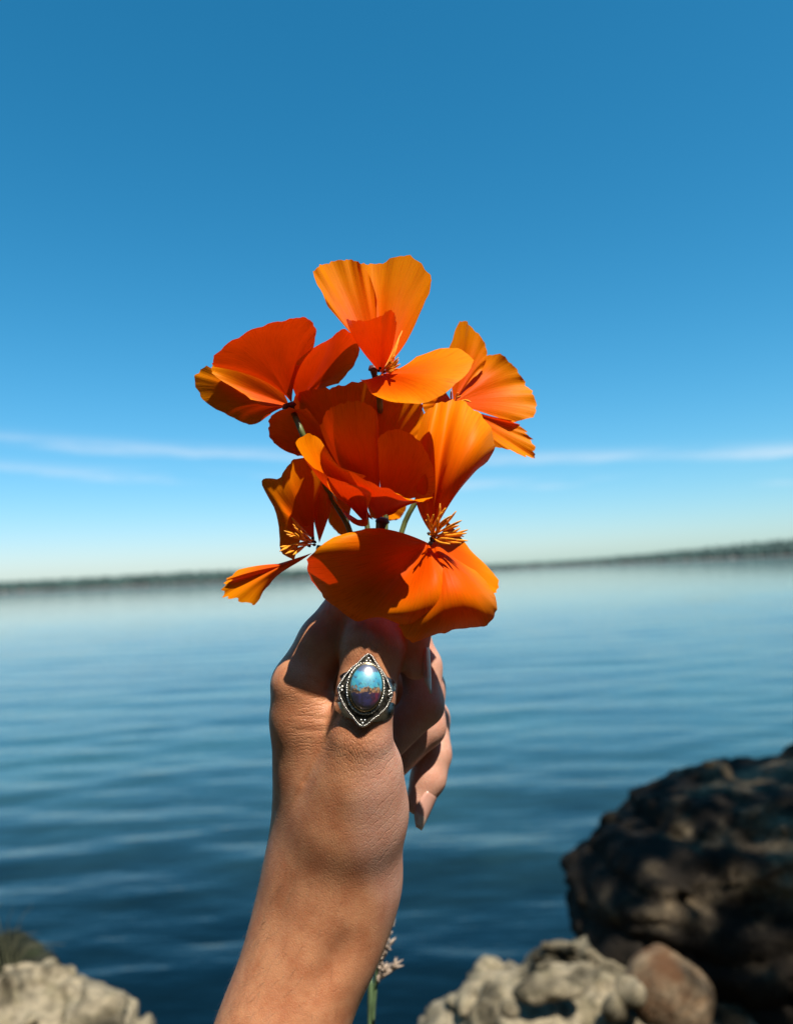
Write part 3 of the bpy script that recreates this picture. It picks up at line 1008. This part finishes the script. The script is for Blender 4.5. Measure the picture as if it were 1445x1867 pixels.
def petal(root, d0, base, ribs, seed=1, ruffle=0.7, curl=0.0, nu=44, nv=26, jag=0.015, label=None, zs=1.0):
    """base (px,py,dz mm); ribs: ((mx,my,mz),(tx,ty,tz)) from one side of the petal to the other"""
    rng = np.random.default_rng(seed)

    def c(p): return C3(p[0], p[1], d0 + p[2] * zs * MM)
    B = c(base)
    Ms = np.array([c(m) for m, t in ribs]); Ts = np.array([c(t) for m, t in ribs])
    u = np.linspace(0, 1, nu); v = np.linspace(0, 1, nv)
    Mu, Tu = catmull(Ms, u), catmull(Ts, u)
    jg = np.zeros(nu)
    for f in (9, 17, 31):
        jg += 1.35 * np.sin(u * f * 6.28 * rng.uniform(.8, 1.2) + rng.random() * 6.28) * jag * 10 / (f + 6)
    Tu = Tu + (Tu - Mu) * jg[:, None]
    Cc = 2 * Mu - 0.5 * (B + Tu)
    vv = v[:, None, None]
    G = (1 - vv) ** 2 * B + 2 * vv * (1 - vv) * Cc[None] + vv ** 2 * Tu[None]
    du = np.gradient(G, axis=1); dv = np.gradient(G, axis=0)
    N = np.cross(du, dv); N /= np.maximum(np.linalg.norm(N, axis=2, keepdims=True), 1e-12)
    wob = np.zeros((nv, nu))
    for f, a in ((2.2, 1.0), (4.5, 0.6), (8.5, 0.35)):
        wob += a * np.sin(u[None] * f * 6.28 + rng.random() * 6.28 + 1.2 * v[:, None]) * v[:, None] ** (1.6 + f * 0.25)
    fold = 0.25 * np.sin(u[None] * 30 + rng.random() * 6) * v[:, None] * (1 - 0.5 * v[:, None])
    G = G + N * ((wob * ruffle + fold * 0.3 * min(1, ruffle)) * 0.7 * MM)[..., None]
    if curl: G = G + N * (curl * MM * (np.maximum(0, v - 0.8) / 0.2) ** 2)[:, None, None]
    V = to_world_arr(G.reshape(-1, 3))
    UV = np.stack((np.repeat(u[None], nv, 0), np.repeat(v[:, None], nu, 1)), -1).reshape(-1, 2)
    Fc = []
    for j in range(nv - 1):
        for i in range(nu - 1):
            a = j * nu + i
            Fc.append((a, a + 1, a + nu + 1, a + nu))
    o = mesh_obj('petal', V, Fc, M_petal, root, True, None, UV)
    if label: o['label'] = label
    return o


GRIP = (690, 1125, 0.2925)


def flower(base, d0, label, via=None, grip=None):
    w = PW(base[0], base[1], d0)
    root = empty('poppy', w, label, 'flower', 'poppies held in the hand')
    pts = [C3(base[0], base[1], d0 + 0.0004)]
    for p in via or (): pts.append(C3(*p))
    g = grip or GRIP
    pts.append(C3(*g)); pts.append(C3(g[0] - 20, g[1] + 130, g[2] + 0.006))
    P = catmull(np.array(pts), np.linspace(0, 1, 28))
    V, Fc = tube([tuple(x) for x in to_world_arr(P)], 0.00105, 10)
    mesh_obj('stem', V, Fc, M_stem, root)
    return root


def calyx(root, px, py, d, dirpx, r=2.5, h=4.0):
    """little cup under the petals; dirpx = direction to the stem in px"""
    a = np.array(to_world(C3(px, py, d))); b = np.array(to_world(C3(px + dirpx[0], py + dirpx[1], d + 0.001)))
    t = (b - a) / np.linalg.norm(b - a)
    pr = [(-.3, 0.75), (0, 1.0), (.12, 1.02), (.2, 0.7), (.6, 0.5), (1.0, 0.40)]
    V, Fc = tube([tuple(a + t * h * MM * q) for q, _ in pr], [r * MM * x for _, x in pr], 14)
    return mesh_obj('calyx', V, Fc, M_calyx, root)


def stamens(root, ctr, tips, r=0.00042, heart=6):
    """ctr and tips in (px,py,depth)"""
    rnd = random.Random(len(tips))
    c = C3(*ctr)
    for tp in tips:
        e = C3(*tp)
        off = np.array([rnd.uniform(-1, 1) for _ in range(3)]) * 0.0012
        mid = (c + e) / 2 + np.array([rnd.uniform(-1, 1) for _ in range(3)]) * 0.0009
        P = catmull(np.array([c + off, mid, e]), np.linspace(0, 1, 8))
        rr = [r * 0.45, r * .5, r * .6, r * 1.0, r * 1.15, r * 1.15, r * 1.0, r * 0.4]
        V, Fc = tube([tuple(x) for x in to_world_arr(P)], rr, 6)
        mesh_obj('stamen', V, Fc, M_pollen, root)
    V, Fc = [], []
    for k in range(heart):
        a = c + np.array([rnd.uniform(-1, 1), rnd.uniform(-1, 1), rnd.uniform(-1, .2)]) * 0.0017
        b = a + np.array([rnd.uniform(-1, 1), rnd.uniform(-.5, 1), -rnd.uniform(.2, 1)]) * 0.0012
        v, f = tube([tuple(x) for x in to_world_arr(np.array([a, (a + b) / 2, b]))], [.0003, .0006, .0002], 6)
        o0 = len(V); V += v; Fc += [tuple(o0 + i for i in q) for q in f]
    mesh_obj('pistil', V, Fc, M_dark, root)


# A: topmost flower
d = 0.270
A = flower((690, 684), d, 'topmost poppy with bright upright petals and one petal held out flat', [(692, 735, .2730), (693, 757, .2990), (694, 790, .3100), (705, 900, .301)])
bA = (692, 676, 0)
petal(A, d, bA, [((650, 620, 5), (600, 556, 7)), ((630, 590, 7), (571, 503, 9)), ((640, 575, 9), (592, 480, 11)), ((658, 570, 9), (635, 474, 13)),
                 ((676, 575, 7), (662, 486, 10)), ((687, 590, 5), (688, 548, 6))], 11, 0.9)
petal(A, d, (706, 664, 2), [((674, 575, 11), (650, 482, 15)), ((690, 575, 11), (688, 479, 16)), ((712, 575, 9), (744, 467, 12)), ((730, 585, 8), (776, 492, 9)),
                 ((742, 600, 6), (787, 522, 6)), ((738, 628, 3), (766, 572, 3))], 12, 0.9)
petal(A, d, (694, 680, -2), [((652, 628, -6), (631, 581, -13)), ((668, 625, -11), (655, 586, -21)), ((690, 625, -12), (690, 577, -24)), ((704, 625, -10), (715, 567, -22)),
                 ((713, 640, -6), (722, 588, -15))], 13, 0.4, zs=1.1)
petal(A, d, (696, 682, -1), [((674, 690, -7), (657, 690, -10)), ((682, 712, -12), (684, 723, -18)), ((730, 712, -16), (755, 735, -24)), ((760, 690, -17), (818, 712, -24)),
                 ((770, 676, -14), (862, 660, -16)), ((758, 668, -8), (818, 631, -8)), ((728, 672, -3), (760, 653, -3))], 14, 0.6)
calyx(A, 681, 672, d - 0.001, (4, 40), 1.9, 4)
stamens(A, (698, 680, d - 0.003), [(712 + 4 * math.cos(i * 2.4) * (i % 4) + (i % 3) * 7, 664 - (i % 5) * 4, d - 0.008 - 0.001 * (i % 3)) for i in range(9)] +
        [(733, 603, d - .001), (728, 612, d - .002), (726, 672, d - .012), (717, 676, d - .013)], 0.00038, 3)

# B: left flower seen from below
d = 0.284
B = flower((530, 741), d, 'wide poppy on a bent stem with its petals spread beyond the bunch', [(549, 785, .2715), (580, 860, .280), (612, 920, .286), (640, 975, .290)], (668, 1100, .292))
bB = (532, 735, 0)
petal(B, d, bB, [((478, 693, -3), (390, 669, -6)), ((470, 675, -6), (392, 648, -11)), ((482, 655, -9), (445, 609, -18)), ((500, 648, -11), (510, 584, -23)),
                 ((522, 648, -12), (555, 580, -26)), ((540, 655, -11), (575, 600, -25)), ((542, 680, -8), (573, 634, -19))], 21, 0.5, zs=1.15)
petal(B, d, (526, 738, 1), [((490, 690, 0), (410, 656, 2)), ((455, 685, 0), (388, 664, 2)), ((440, 704, 1), (390, 684, 1)), ((460, 722, 0), (428, 708, 0)), ((494, 741, -1), (470, 736, -1))], 22, 0.3)
petal(B, d, (524, 740, 2), [((440, 700, 4), (376, 666, 5)), ((430, 708, 4), (354, 691, 6)), ((440, 726, 5), (375, 732, 8)), ((460, 742, 6), (425, 762, 9)),
                 ((480, 750, 6), (460, 774, 9)), ((500, 750, 4), (494, 756, 6))], 23, 0.45)
petal(B, d, (545, 732, 1), [((532, 702, -2), (528, 672, -4)), ((552, 682, -6), (556, 646, -14)), ((580, 665, -7), (600, 615, -17)), ((598, 660, -4), (632, 602, -12)),
                 ((608, 665, 0), (655, 636, -5)), ((600, 690, 3), (640, 672, 4)), ((585, 710, 5), (618, 700, 8))], 24, 0.5, zs=1.35)
calyx(B, 527, 740, d - 0.001, (10, 30), 2.7, 4)

# C: right flower facing the sun
d = 0.296
Cf = flower((828, 735), d, 'brightly lit poppy with ragged pleated petals fanning out over the sea', [(790, 860, .300), (735, 960, .300)], (712, 1100, .296))
bC = (826, 735, 0)
petal(Cf, d, bC, [((822, 690, 0), (818, 640, 0)), ((832, 665, 2), (836, 588, 3)), ((846, 660, 5), (860, 596, 7)), ((858, 668, 6), (884, 628, 8)), ((862, 680, 6), (884, 662, 8)), ((848, 705, 4), (862, 690, 5))], 31, 0.8)
petal(Cf, d, bC, [((840, 700, 9), (855, 660, 12)), ((866, 690, 9), (905, 645, 11)), ((890, 690, 9), (936, 668, 12)), ((900, 705, 9), (957, 697, 12)), ((905, 722, 8), (972, 722, 10)),
                  ((903, 742, 6), (974, 757, 7)), ((890, 755, 4), (932, 768, 5))], 32, 0.95, jag=0.03)
petal(Cf, d, (826, 740, 0), [((880, 755, 3), (932, 766, 3)), ((895, 768, 4), (962, 792, 4)), ((892, 778, 3), (974, 826, 2)), ((882, 782, 1), (955, 832, 0)), ((868, 782, 0), (900, 812, -1))], 33, 1.0, jag=0.05)
petal(Cf, d, (826, 735, 1), [((812, 715, 6), (796, 690, 10)), ((800, 722, 8), (778, 712, 12)), ((798, 738, 8), (770, 742, 11)), ((808, 748, 6), (788, 765, 8))], 34, 0.8)
stamens(Cf, (828, 732, d - .004), [(822, 712, d - .010), (840, 722, d - .010), (858, 733, d - .008), (834, 716, d - .009)], 0.00035, 2)

# H: poppy at the back of the bunch
d = 0.301
Hf = flower((662, 905), d, 'shaded poppy at the heart of the bunch behind the dark cupped bloom', None, (684, 1100, .294))
bH = (662, 900, 0)
petal(Hf, d, bH, [((580, 845, -2), (541, 833, -5)), ((560, 825, -3), (505, 812, -7)), ((556, 810, -4), (489, 785, -9)), ((560, 795, -6), (496, 757, -11)), ((580, 790, -6), (530, 745, -12)), ((600, 800, -6), (560, 745, -12))], 41, 0.4, zs=2.3)
petal(Hf, d, bH, [((580, 800, -4), (530, 735, -6)), ((592, 790, -5), (546, 715, -8)), ((610, 785, -5), (580, 708, -8)), ((630, 780, -5), (620, 704, -8)), ((655, 780, -5), (662, 695, -8)), ((675, 790, -4), (692, 708, -6)), ((684, 800, -3), (700, 740, -4))], 42, 0.9, jag=0.025, zs=2.3)
petal(Hf, d, bH, [((672, 810, -4), (682, 725, -5)), ((700, 800, -4), (735, 722, -5)), ((718, 805, -3), (768, 735, -3)), ((725, 820, -2), (776, 775, -1)), ((725, 845, -2), (770, 812, -2))], 43, 0.9, zs=2.3)
petal(Hf, d, bH, [((690, 905, 4), (745, 880, 6)), ((700, 920, 4), (735, 938, 6)), ((690, 930, 3), (708, 950, 4)), ((670, 925, 2), (676, 944, 3))], 44, 0.8, zs=2.3)
petal(Hf, d, (655, 905, 1), [((610, 900, 3), (592, 868, 4)), ((605, 915, 3), (590, 925, 5)), ((620, 935, 3), (612, 968, 4)), ((638, 935, 2), (642, 985, 3))], 45, 0.3, zs=2.3)

# D: dark cupped flower in the middle, seen from below
d = 0.285
Df = flower((690, 950), d, 'dark red cupped poppy shaded by the bloom above it', [(688, 1010, .292)], (684, 1100, .293))
bD = (692, 944, 0)
petal(Df, d, bD, [((618, 850, -4), (584, 776, -8)), ((628, 838, -7), (596, 749, -12)), ((645, 832, -9), (625, 735, -15)), ((666, 832, -10), (655, 732, -17)), ((682, 838, -10), (682, 745, -17)), ((692, 850, -8), (690, 768, -15))], 51, 0.3, zs=1.15)
petal(Df, d, (696, 942, -1), [((692, 875, -12), (688, 800, -20)), ((708, 862, -14), (706, 786, -23)), ((730, 858, -15), (735, 785, -24)), ((748, 866, -15), (768, 808, -23)), ((755, 880, -14), (786, 845, -21)), ((752, 895, -12), (793, 880, -19)), ((740, 912, -10), (788, 908, -18))], 52, 0.3, zs=0.85)
petal(Df, d, (680, 948, -1), [((655, 895, -8), (668, 868, -10)), ((622, 872, -7), (618, 850, -9)), ((600, 862, -7), (584, 802, -8)), ((592, 862, -9), (560, 791, -11)), ((596, 872, -11), (540, 810, -17)), ((602, 892, -13), (566, 846, -19)), ((612, 905, -13), (597, 870, -20))], 53, 0.35, zs=1.5)
petal(Df, d, (668, 956, -1), [((622, 905, -13), (597, 868, -20)), ((640, 905, -13), (640, 884, -20)), ((660, 910, -13), (676, 898, -20)), ((668, 925, -9), (668, 935, -14)), ((666, 945, -6), (668, 958, -9)), ((640, 945, -7), (640, 952, -9)), ((620, 925, -9), (606, 900, -13))], 54, 0.2, zs=1.5)
petal(Df, d, (686, 946, -3), [((664, 905, -16), (634, 858, -21)), ((690, 905, -18), (690, 888, -25)), ((712, 908, -18), (731, 901, -26)), ((728, 915, -17), (762, 915, -26)), ((738, 920, -14), (788, 909, -24)), ((722, 930, -9), (740, 925, -14)), ((704, 938, -5), (704, 942, -7))], 55, 0.7, jag=0.03, zs=1.45)
calyx(Df, 697, 950, d - 0.002, (-3, 30), 2.6, 4)

# F: big lower flower with dark heart
d = 0.279
Ff = flower((786, 990), d, 'large lower poppy with a tall pleated petal and broad drooping petals over the thumb', [(745, 1050, .290)], (705, 1100, .2925))
bF = (788, 975, 0)
petal(Ff, d, bF, [((752, 880, -4), (770, 752, 2)), ((776, 860, -9), (795, 737, 0)), ((800, 855, -5), (822, 731, 5)), ((815, 850, -12), (850, 734, 1)), ((838, 850, -15), (884, 765, -3)),
                  ((850, 865, -13), (900, 805, -3)), ((842, 885, -9), (888, 842, 0)), ((818, 922, -2), (850, 878, 3))], 61, 0.5)
petal(Ff, d, (790, 985, -1), [((812, 960, 4), (808, 942, 6)), ((830, 985, 4), (850, 992, 7)), ((850, 1010, 3), (890, 1036, 6)), ((858, 1030, 1), (908, 1060, 3)), ((850, 1040, -2), (903, 1080, 0)), ((835, 1040, -5), (880, 1085, -3))], 62, 0.3)
petal(Ff, d, (780, 990, -2), [((720, 968, -13), (666, 963, -16)), ((680, 978, -19), (612, 977, -22)), ((660, 1000, -21), (567, 1012, -21)), ((655, 1030, -18), (562, 1040, -11)), ((664, 1062, -13), (592, 1090, 2)),
                  ((690, 1088, -13), (645, 1132, -5)), ((725, 1095, -17), (690, 1124, -11)), ((762, 1085, -20), (745, 1142, -13)), ((795, 1066, -20), (818, 1125, -12)), ((806, 1030, -14), (838, 1066, -15))], 63, 0.35, jag=0.02, nu=60)
petal(Ff, d, (790, 986, -1), [((755, 1075, -14), (726, 1142, -13)), ((785, 1095, -19), (752, 1171, -12)), ((808, 1090, -21), (790, 1159, -8)), ((832, 1085, -21), (840, 1146, -5)), ((852, 1078, -19), (888, 1138, -3)),
                  ((862, 1062, -15), (906, 1110, -2)), ((852, 1042, -10), (896, 1075, -2)), ((832, 1020, -5), (865, 1040, 0))], 64, 0.3, nu=56)
tipsF = [(802, 918), (812, 926), (831, 932), (822, 940), (841, 949), (836, 958), (852, 966), (850, 972), (852, 986), (840, 990), (845, 978), (828, 970), (806, 934), (790, 938),
         (779, 938), (784, 950), (798, 944), (776, 948), (820, 992), (832, 984), (838, 963), (815, 948)]
stamens(Ff, (787, 979, d - .008), [(x, y, d - .0145 - .0012 * (i % 5)) for i, (x, y) in enumerate(tipsF)], 0.00040, 9)

# G: torn flower on the left with a drooping narrow petal
d = 0.289
Gf = flower((578, 998), d, 'wilted poppy with a curled petal hanging out over the water', [(612, 1010, .2925)], (672, 1090, .2925))
bG = (574, 988, 0)
petal(Gf, d, bG, [((560, 960, 6), (536, 1022, 3)), ((538, 965, 6), (511, 1000, 4)), ((530, 945, 7), (503, 940, 6)), ((525, 930, 7), (477, 876, 6)), ((532, 920, 7), (508, 874, 7)), ((542, 910, 7), (524, 850, 8)),
                  ((552, 908, 6), (540, 836, 8)), ((566, 910, 5), (575, 838, 7)), ((575, 925, 4), (594, 870, 5))], 71, 0.5, zs=-1.7)
petal(Gf, d, (536, 905, 3), [((526, 890, -2), (512, 874, -3)), ((528, 876, -4), (520, 856, -4)), ((536, 866, -5), (537, 842, -3)), ((536, 880, -3), (538, 866, -1)), ((534, 893, 0), (528, 897, 1))], 75, 0.3)
petal(Gf, d, (582, 990, -2), [((566, 930, -3), (549, 886, -5)), ((568, 918, -6), (556, 873, -6)), ((574, 912, -4), (562, 862, -2)), ((584, 915, -5), (580, 858, -4)), ((594, 925, -6), (594, 884, -5)), ((598, 945, -4), (605, 920, -2))], 72, 0.25)
petal(Gf, d, (569, 1008, -1), [((500, 1030, -4), (416, 1054, -6)), ((495, 1036, -6), (409, 1068, -8)), ((492, 1040, -7), (408, 1087, -9)), ((498, 1043, -7), (430, 1092, -10)), ((505, 1045, -5), (465, 1101, -8)),
                  ((516, 1040, -3), (488, 1070, -4)), ((535, 1030, -2), (505, 1044, -2))], 73, 0.5, jag=0.05)
petal(Gf, d, (530, 1028, -4), [((480, 1030, -6), (436, 1039, -7)), ((466, 1038, -9), (416, 1054, -9)), ((470, 1042, -9), (420, 1058, -9)), ((490, 1040, -7), (475, 1045, -7))], 74, 0.3)
tipsG = [(532, 944), (534, 956), (537, 962), (518, 968), (522, 974), (545, 958), (511, 997), (510, 1005), (514, 999), (520, 1010), (528, 978), (538, 972), (524, 1003), (536, 992), (534, 1012), (548, 968)]
stamens(Gf, (570, 988, d - .013), [(x, y, d - .0235 - .001 * (i % 4)) for i, (x, y) in enumerate(tipsG)], 0.00042, 6)


# ------------------------------------------------------------------ grass in front of and beside the rocks
M_grass = simple('grass_stalk', (0.10, 0.16, 0.07), 0.6, 0.3, 60)
M_dry = simple('dry_grass', (0.13, 0.13, 0.07), 0.7, 0.3, 60)
M_seed = simple('grass_seed', (0.40, 0.31, 0.24), 0.8, 0.25, 300)


def grass_stalk():
    d = 0.43
    foot = PW(668, 1867, d); foot = Vector((foot.x - 0.03, foot.y + 0.06, 1.2))
    root = empty('grass_stalk', foot, 'single green grass stalk with pale fluffy seed head behind the wrist', 'grass')
    P = [np.array(foot)] + [np.array(PW(x, y, d)) for x, y in ((674, 1990), (679, 1867), (684, 1800), (690, 1745), (703, 1700), (716, 1660))]
    C = catmull(np.array(P), np.linspace(0, 1, 40))
    V, Fc = tube([tuple(x) for x in C], [0.0014 * (1 - 0.35 * i / 39) for i in range(40)], 8)
    mesh_obj('stem', V, Fc, M_grass, root)
    rnd = random.Random(2)
    for (x0, y0, x1, y1, w) in ((688, 1795, 700, 1752, 1.0), (694, 1785, 728, 1752, 0.9), (692, 1760, 700, 1728, .9), (694, 1740, 712, 1715, 1.0), (702, 1712, 713, 1680, .8), (686, 1765, 684, 1740, .6), (706, 1690, 716, 1665, .6)):
        a, b = np.array(PW(x0, y0, d)), np.array(PW(x1, y1, d - 0.002))
        V, Fc = [], []
        for k in range(26):
            s = rnd.uniform(0, 0.7)
            p = a + (b - a) * s + np.array([rnd.uniform(-1, 1) for _ in range(3)]) * 0.0008
            q = p + (b - a) * rnd.uniform(.25, .4) + np.array([rnd.uniform(-1, 1) for _ in range(3)]) * 0.0034 * w
            v, f = tube([tuple(p), tuple((p + q) / 2), tuple(q)], [0.0003, 0.0008 * w, 0.00005], 5)
            o0 = len(V); V += v; Fc += [tuple(o0 + i for i in z) for z in f]
        mesh_obj('spikelet', V, Fc, M_seed, root)


grass_stalk()


def grass_tuft():
    base = PW(10, 1800, 1.40)
    root = empty('grass_tuft', base, 'sparse tuft of thin grass blades on the pale rock', 'grass')
    rnd = random.Random(9)
    for (x, y) in ((5, 1640), (25, 1655), (60, 1650), (118, 1722), (100, 1730), (45, 1690), (70, 1700), (-10, 1650), (-30, 1680)):
        a = PW(rnd.uniform(-20, 30), 1790, 1.40); b = PW(x, y, 1.40 + rnd.uniform(-.03, .03)); m = (a + b) / 2 + Vector((rnd.uniform(-.02, .0), 0, 0.03))
        C = catmull(np.array([a, m, b]), np.linspace(0, 1, 10))
        V, Fc = tube([tuple(q) for q in C], [0.0014 * (1 - 0.85 * i / 9) for i in range(10)], 5)
        mesh_obj('blade', V, Fc, M_dry, root)


grass_tuft()


# ------------------------------------------------------------------ tree on the bank that shades the boulder
def shore_tree():
    foot = Vector((3.6, -0.9, 1.1))
    root = empty('shore_tree', foot, 'leafy tree on the bank shading the dark boulder', 'tree')
    bark = simple('bark', (0.10, 0.075, 0.055), 0.9, 0.4, 20, bump=0.02)
    leafm = simple('tree_leaf', (0.06, 0.10, 0.03), 0.6, 0.4, 8)
    rnd = random.Random(12)
    ctr = Vector((1.55, 1.75, 1.7)) + SD * 3.6
    pts = [foot - Vector((0, 0, .2)), foot + Vector((-.1, .1, 1.5)), foot + Vector((-.5, .3, 2.6)), ctr + Vector((.4, -.2, -.2))]
    C = catmull(np.array(pts), np.linspace(0, 1, 20))
    V, Fc = tube([tuple(x) for x in C], [0.16 - 0.11 * i / 19 for i in range(20)], 12)
    for k in range(14):
        e = ctr + Vector((rnd.uniform(-.8, .8), rnd.uniform(-.6, .6), rnd.uniform(-.5, .5)))
        s = Vector(C[13 + k % 6])
        v, f = tube([tuple(s), tuple((s + e) / 2 + Vector((0, 0, .1))), tuple(e)], [.035, .02, .006], 6)
        o0 = len(V); V += v; Fc += [tuple(o0 + i for i in z) for z in f]
    mesh_obj('trunk', V, Fc, bark, root)
    V, Fc = [], []
    for k in range(9000):
        while True:
            q = Vector((rnd.uniform(-1, 1), rnd.uniform(-1, 1), rnd.uniform(-1, 1)))
            if q.length < 1 and mnoise.noise(q * 2.6 + Vector((3, 1, 4))) > -0.12: break
        p = ctr + Vector((q.x * 1.15, q.y * 0.80, q.z * 0.80))
        a = Vector((rnd.gauss(0, 1), rnd.gauss(0, 1), rnd.gauss(0, .5))).normalized()
        b = a.cross(Vector((rnd.gauss(0, 1), rnd.gauss(0, 1), rnd.gauss(0, 1)))).normalized()
        L = rnd.uniform(.04, .07); w = L * .42
        o0 = len(V)
        V += [tuple(p), tuple(p + a * L * .5 + b * w), tuple(p + a * L), tuple(p + a * L * .5 - b * w)]
        Fc.append((o0, o0 + 1, o0 + 2, o0 + 3))
    mesh_obj('crown', V, Fc, leafm, root, smooth=False)


shore_tree()


# ------------------------------------------------------------------ unseen wood added behind the viewer to block sky light
def sky_block_wood():
    leafm = simple('conifer_green', (0.035, 0.055, 0.025), 0.8, 0.4, 1.5)
    rnd = random.Random(77)
    V, Fc = [], []
    for k in range(80):
        dist = rnd.uniform(6.0, 10.0)
        a2 = math.radians(rnd.uniform(-100, 100))
        x, y = math.sin(a2) * dist, -math.cos(a2) * dist
        Ht = rnd.uniform(0.85, 1.15) * dist * 1.05
        r0 = rnd.uniform(1.3, 2.0)
        n, lv = 11, 9
        for l in range(lv):
            z0 = 1.2 + Ht * (0.02 + 0.98 * l / lv); z1 = z0 + Ht / lv * 1.7
            rr = r0 * (1 - l / lv) + 0.12
            o0 = len(V)
            for i in range(n):
                t = 6.283 * i / n + l
                q = rr * rnd.uniform(0.6, 1.15)
                V.append((x + q * math.cos(t), y + q * math.sin(t), z0 - rnd.uniform(0, .4)))
            V.append((x, y, z1))
            for i in range(n): Fc.append((o0 + i, o0 + (i + 1) % n, o0 + n))
    o = mesh_obj('sky_block_wood', V, Fc, leafm, smooth=False)
    tag(o, 'unseen dark conifer wood added behind the viewer to block sky light', 'forest', kind='stuff')


sky_block_wood()
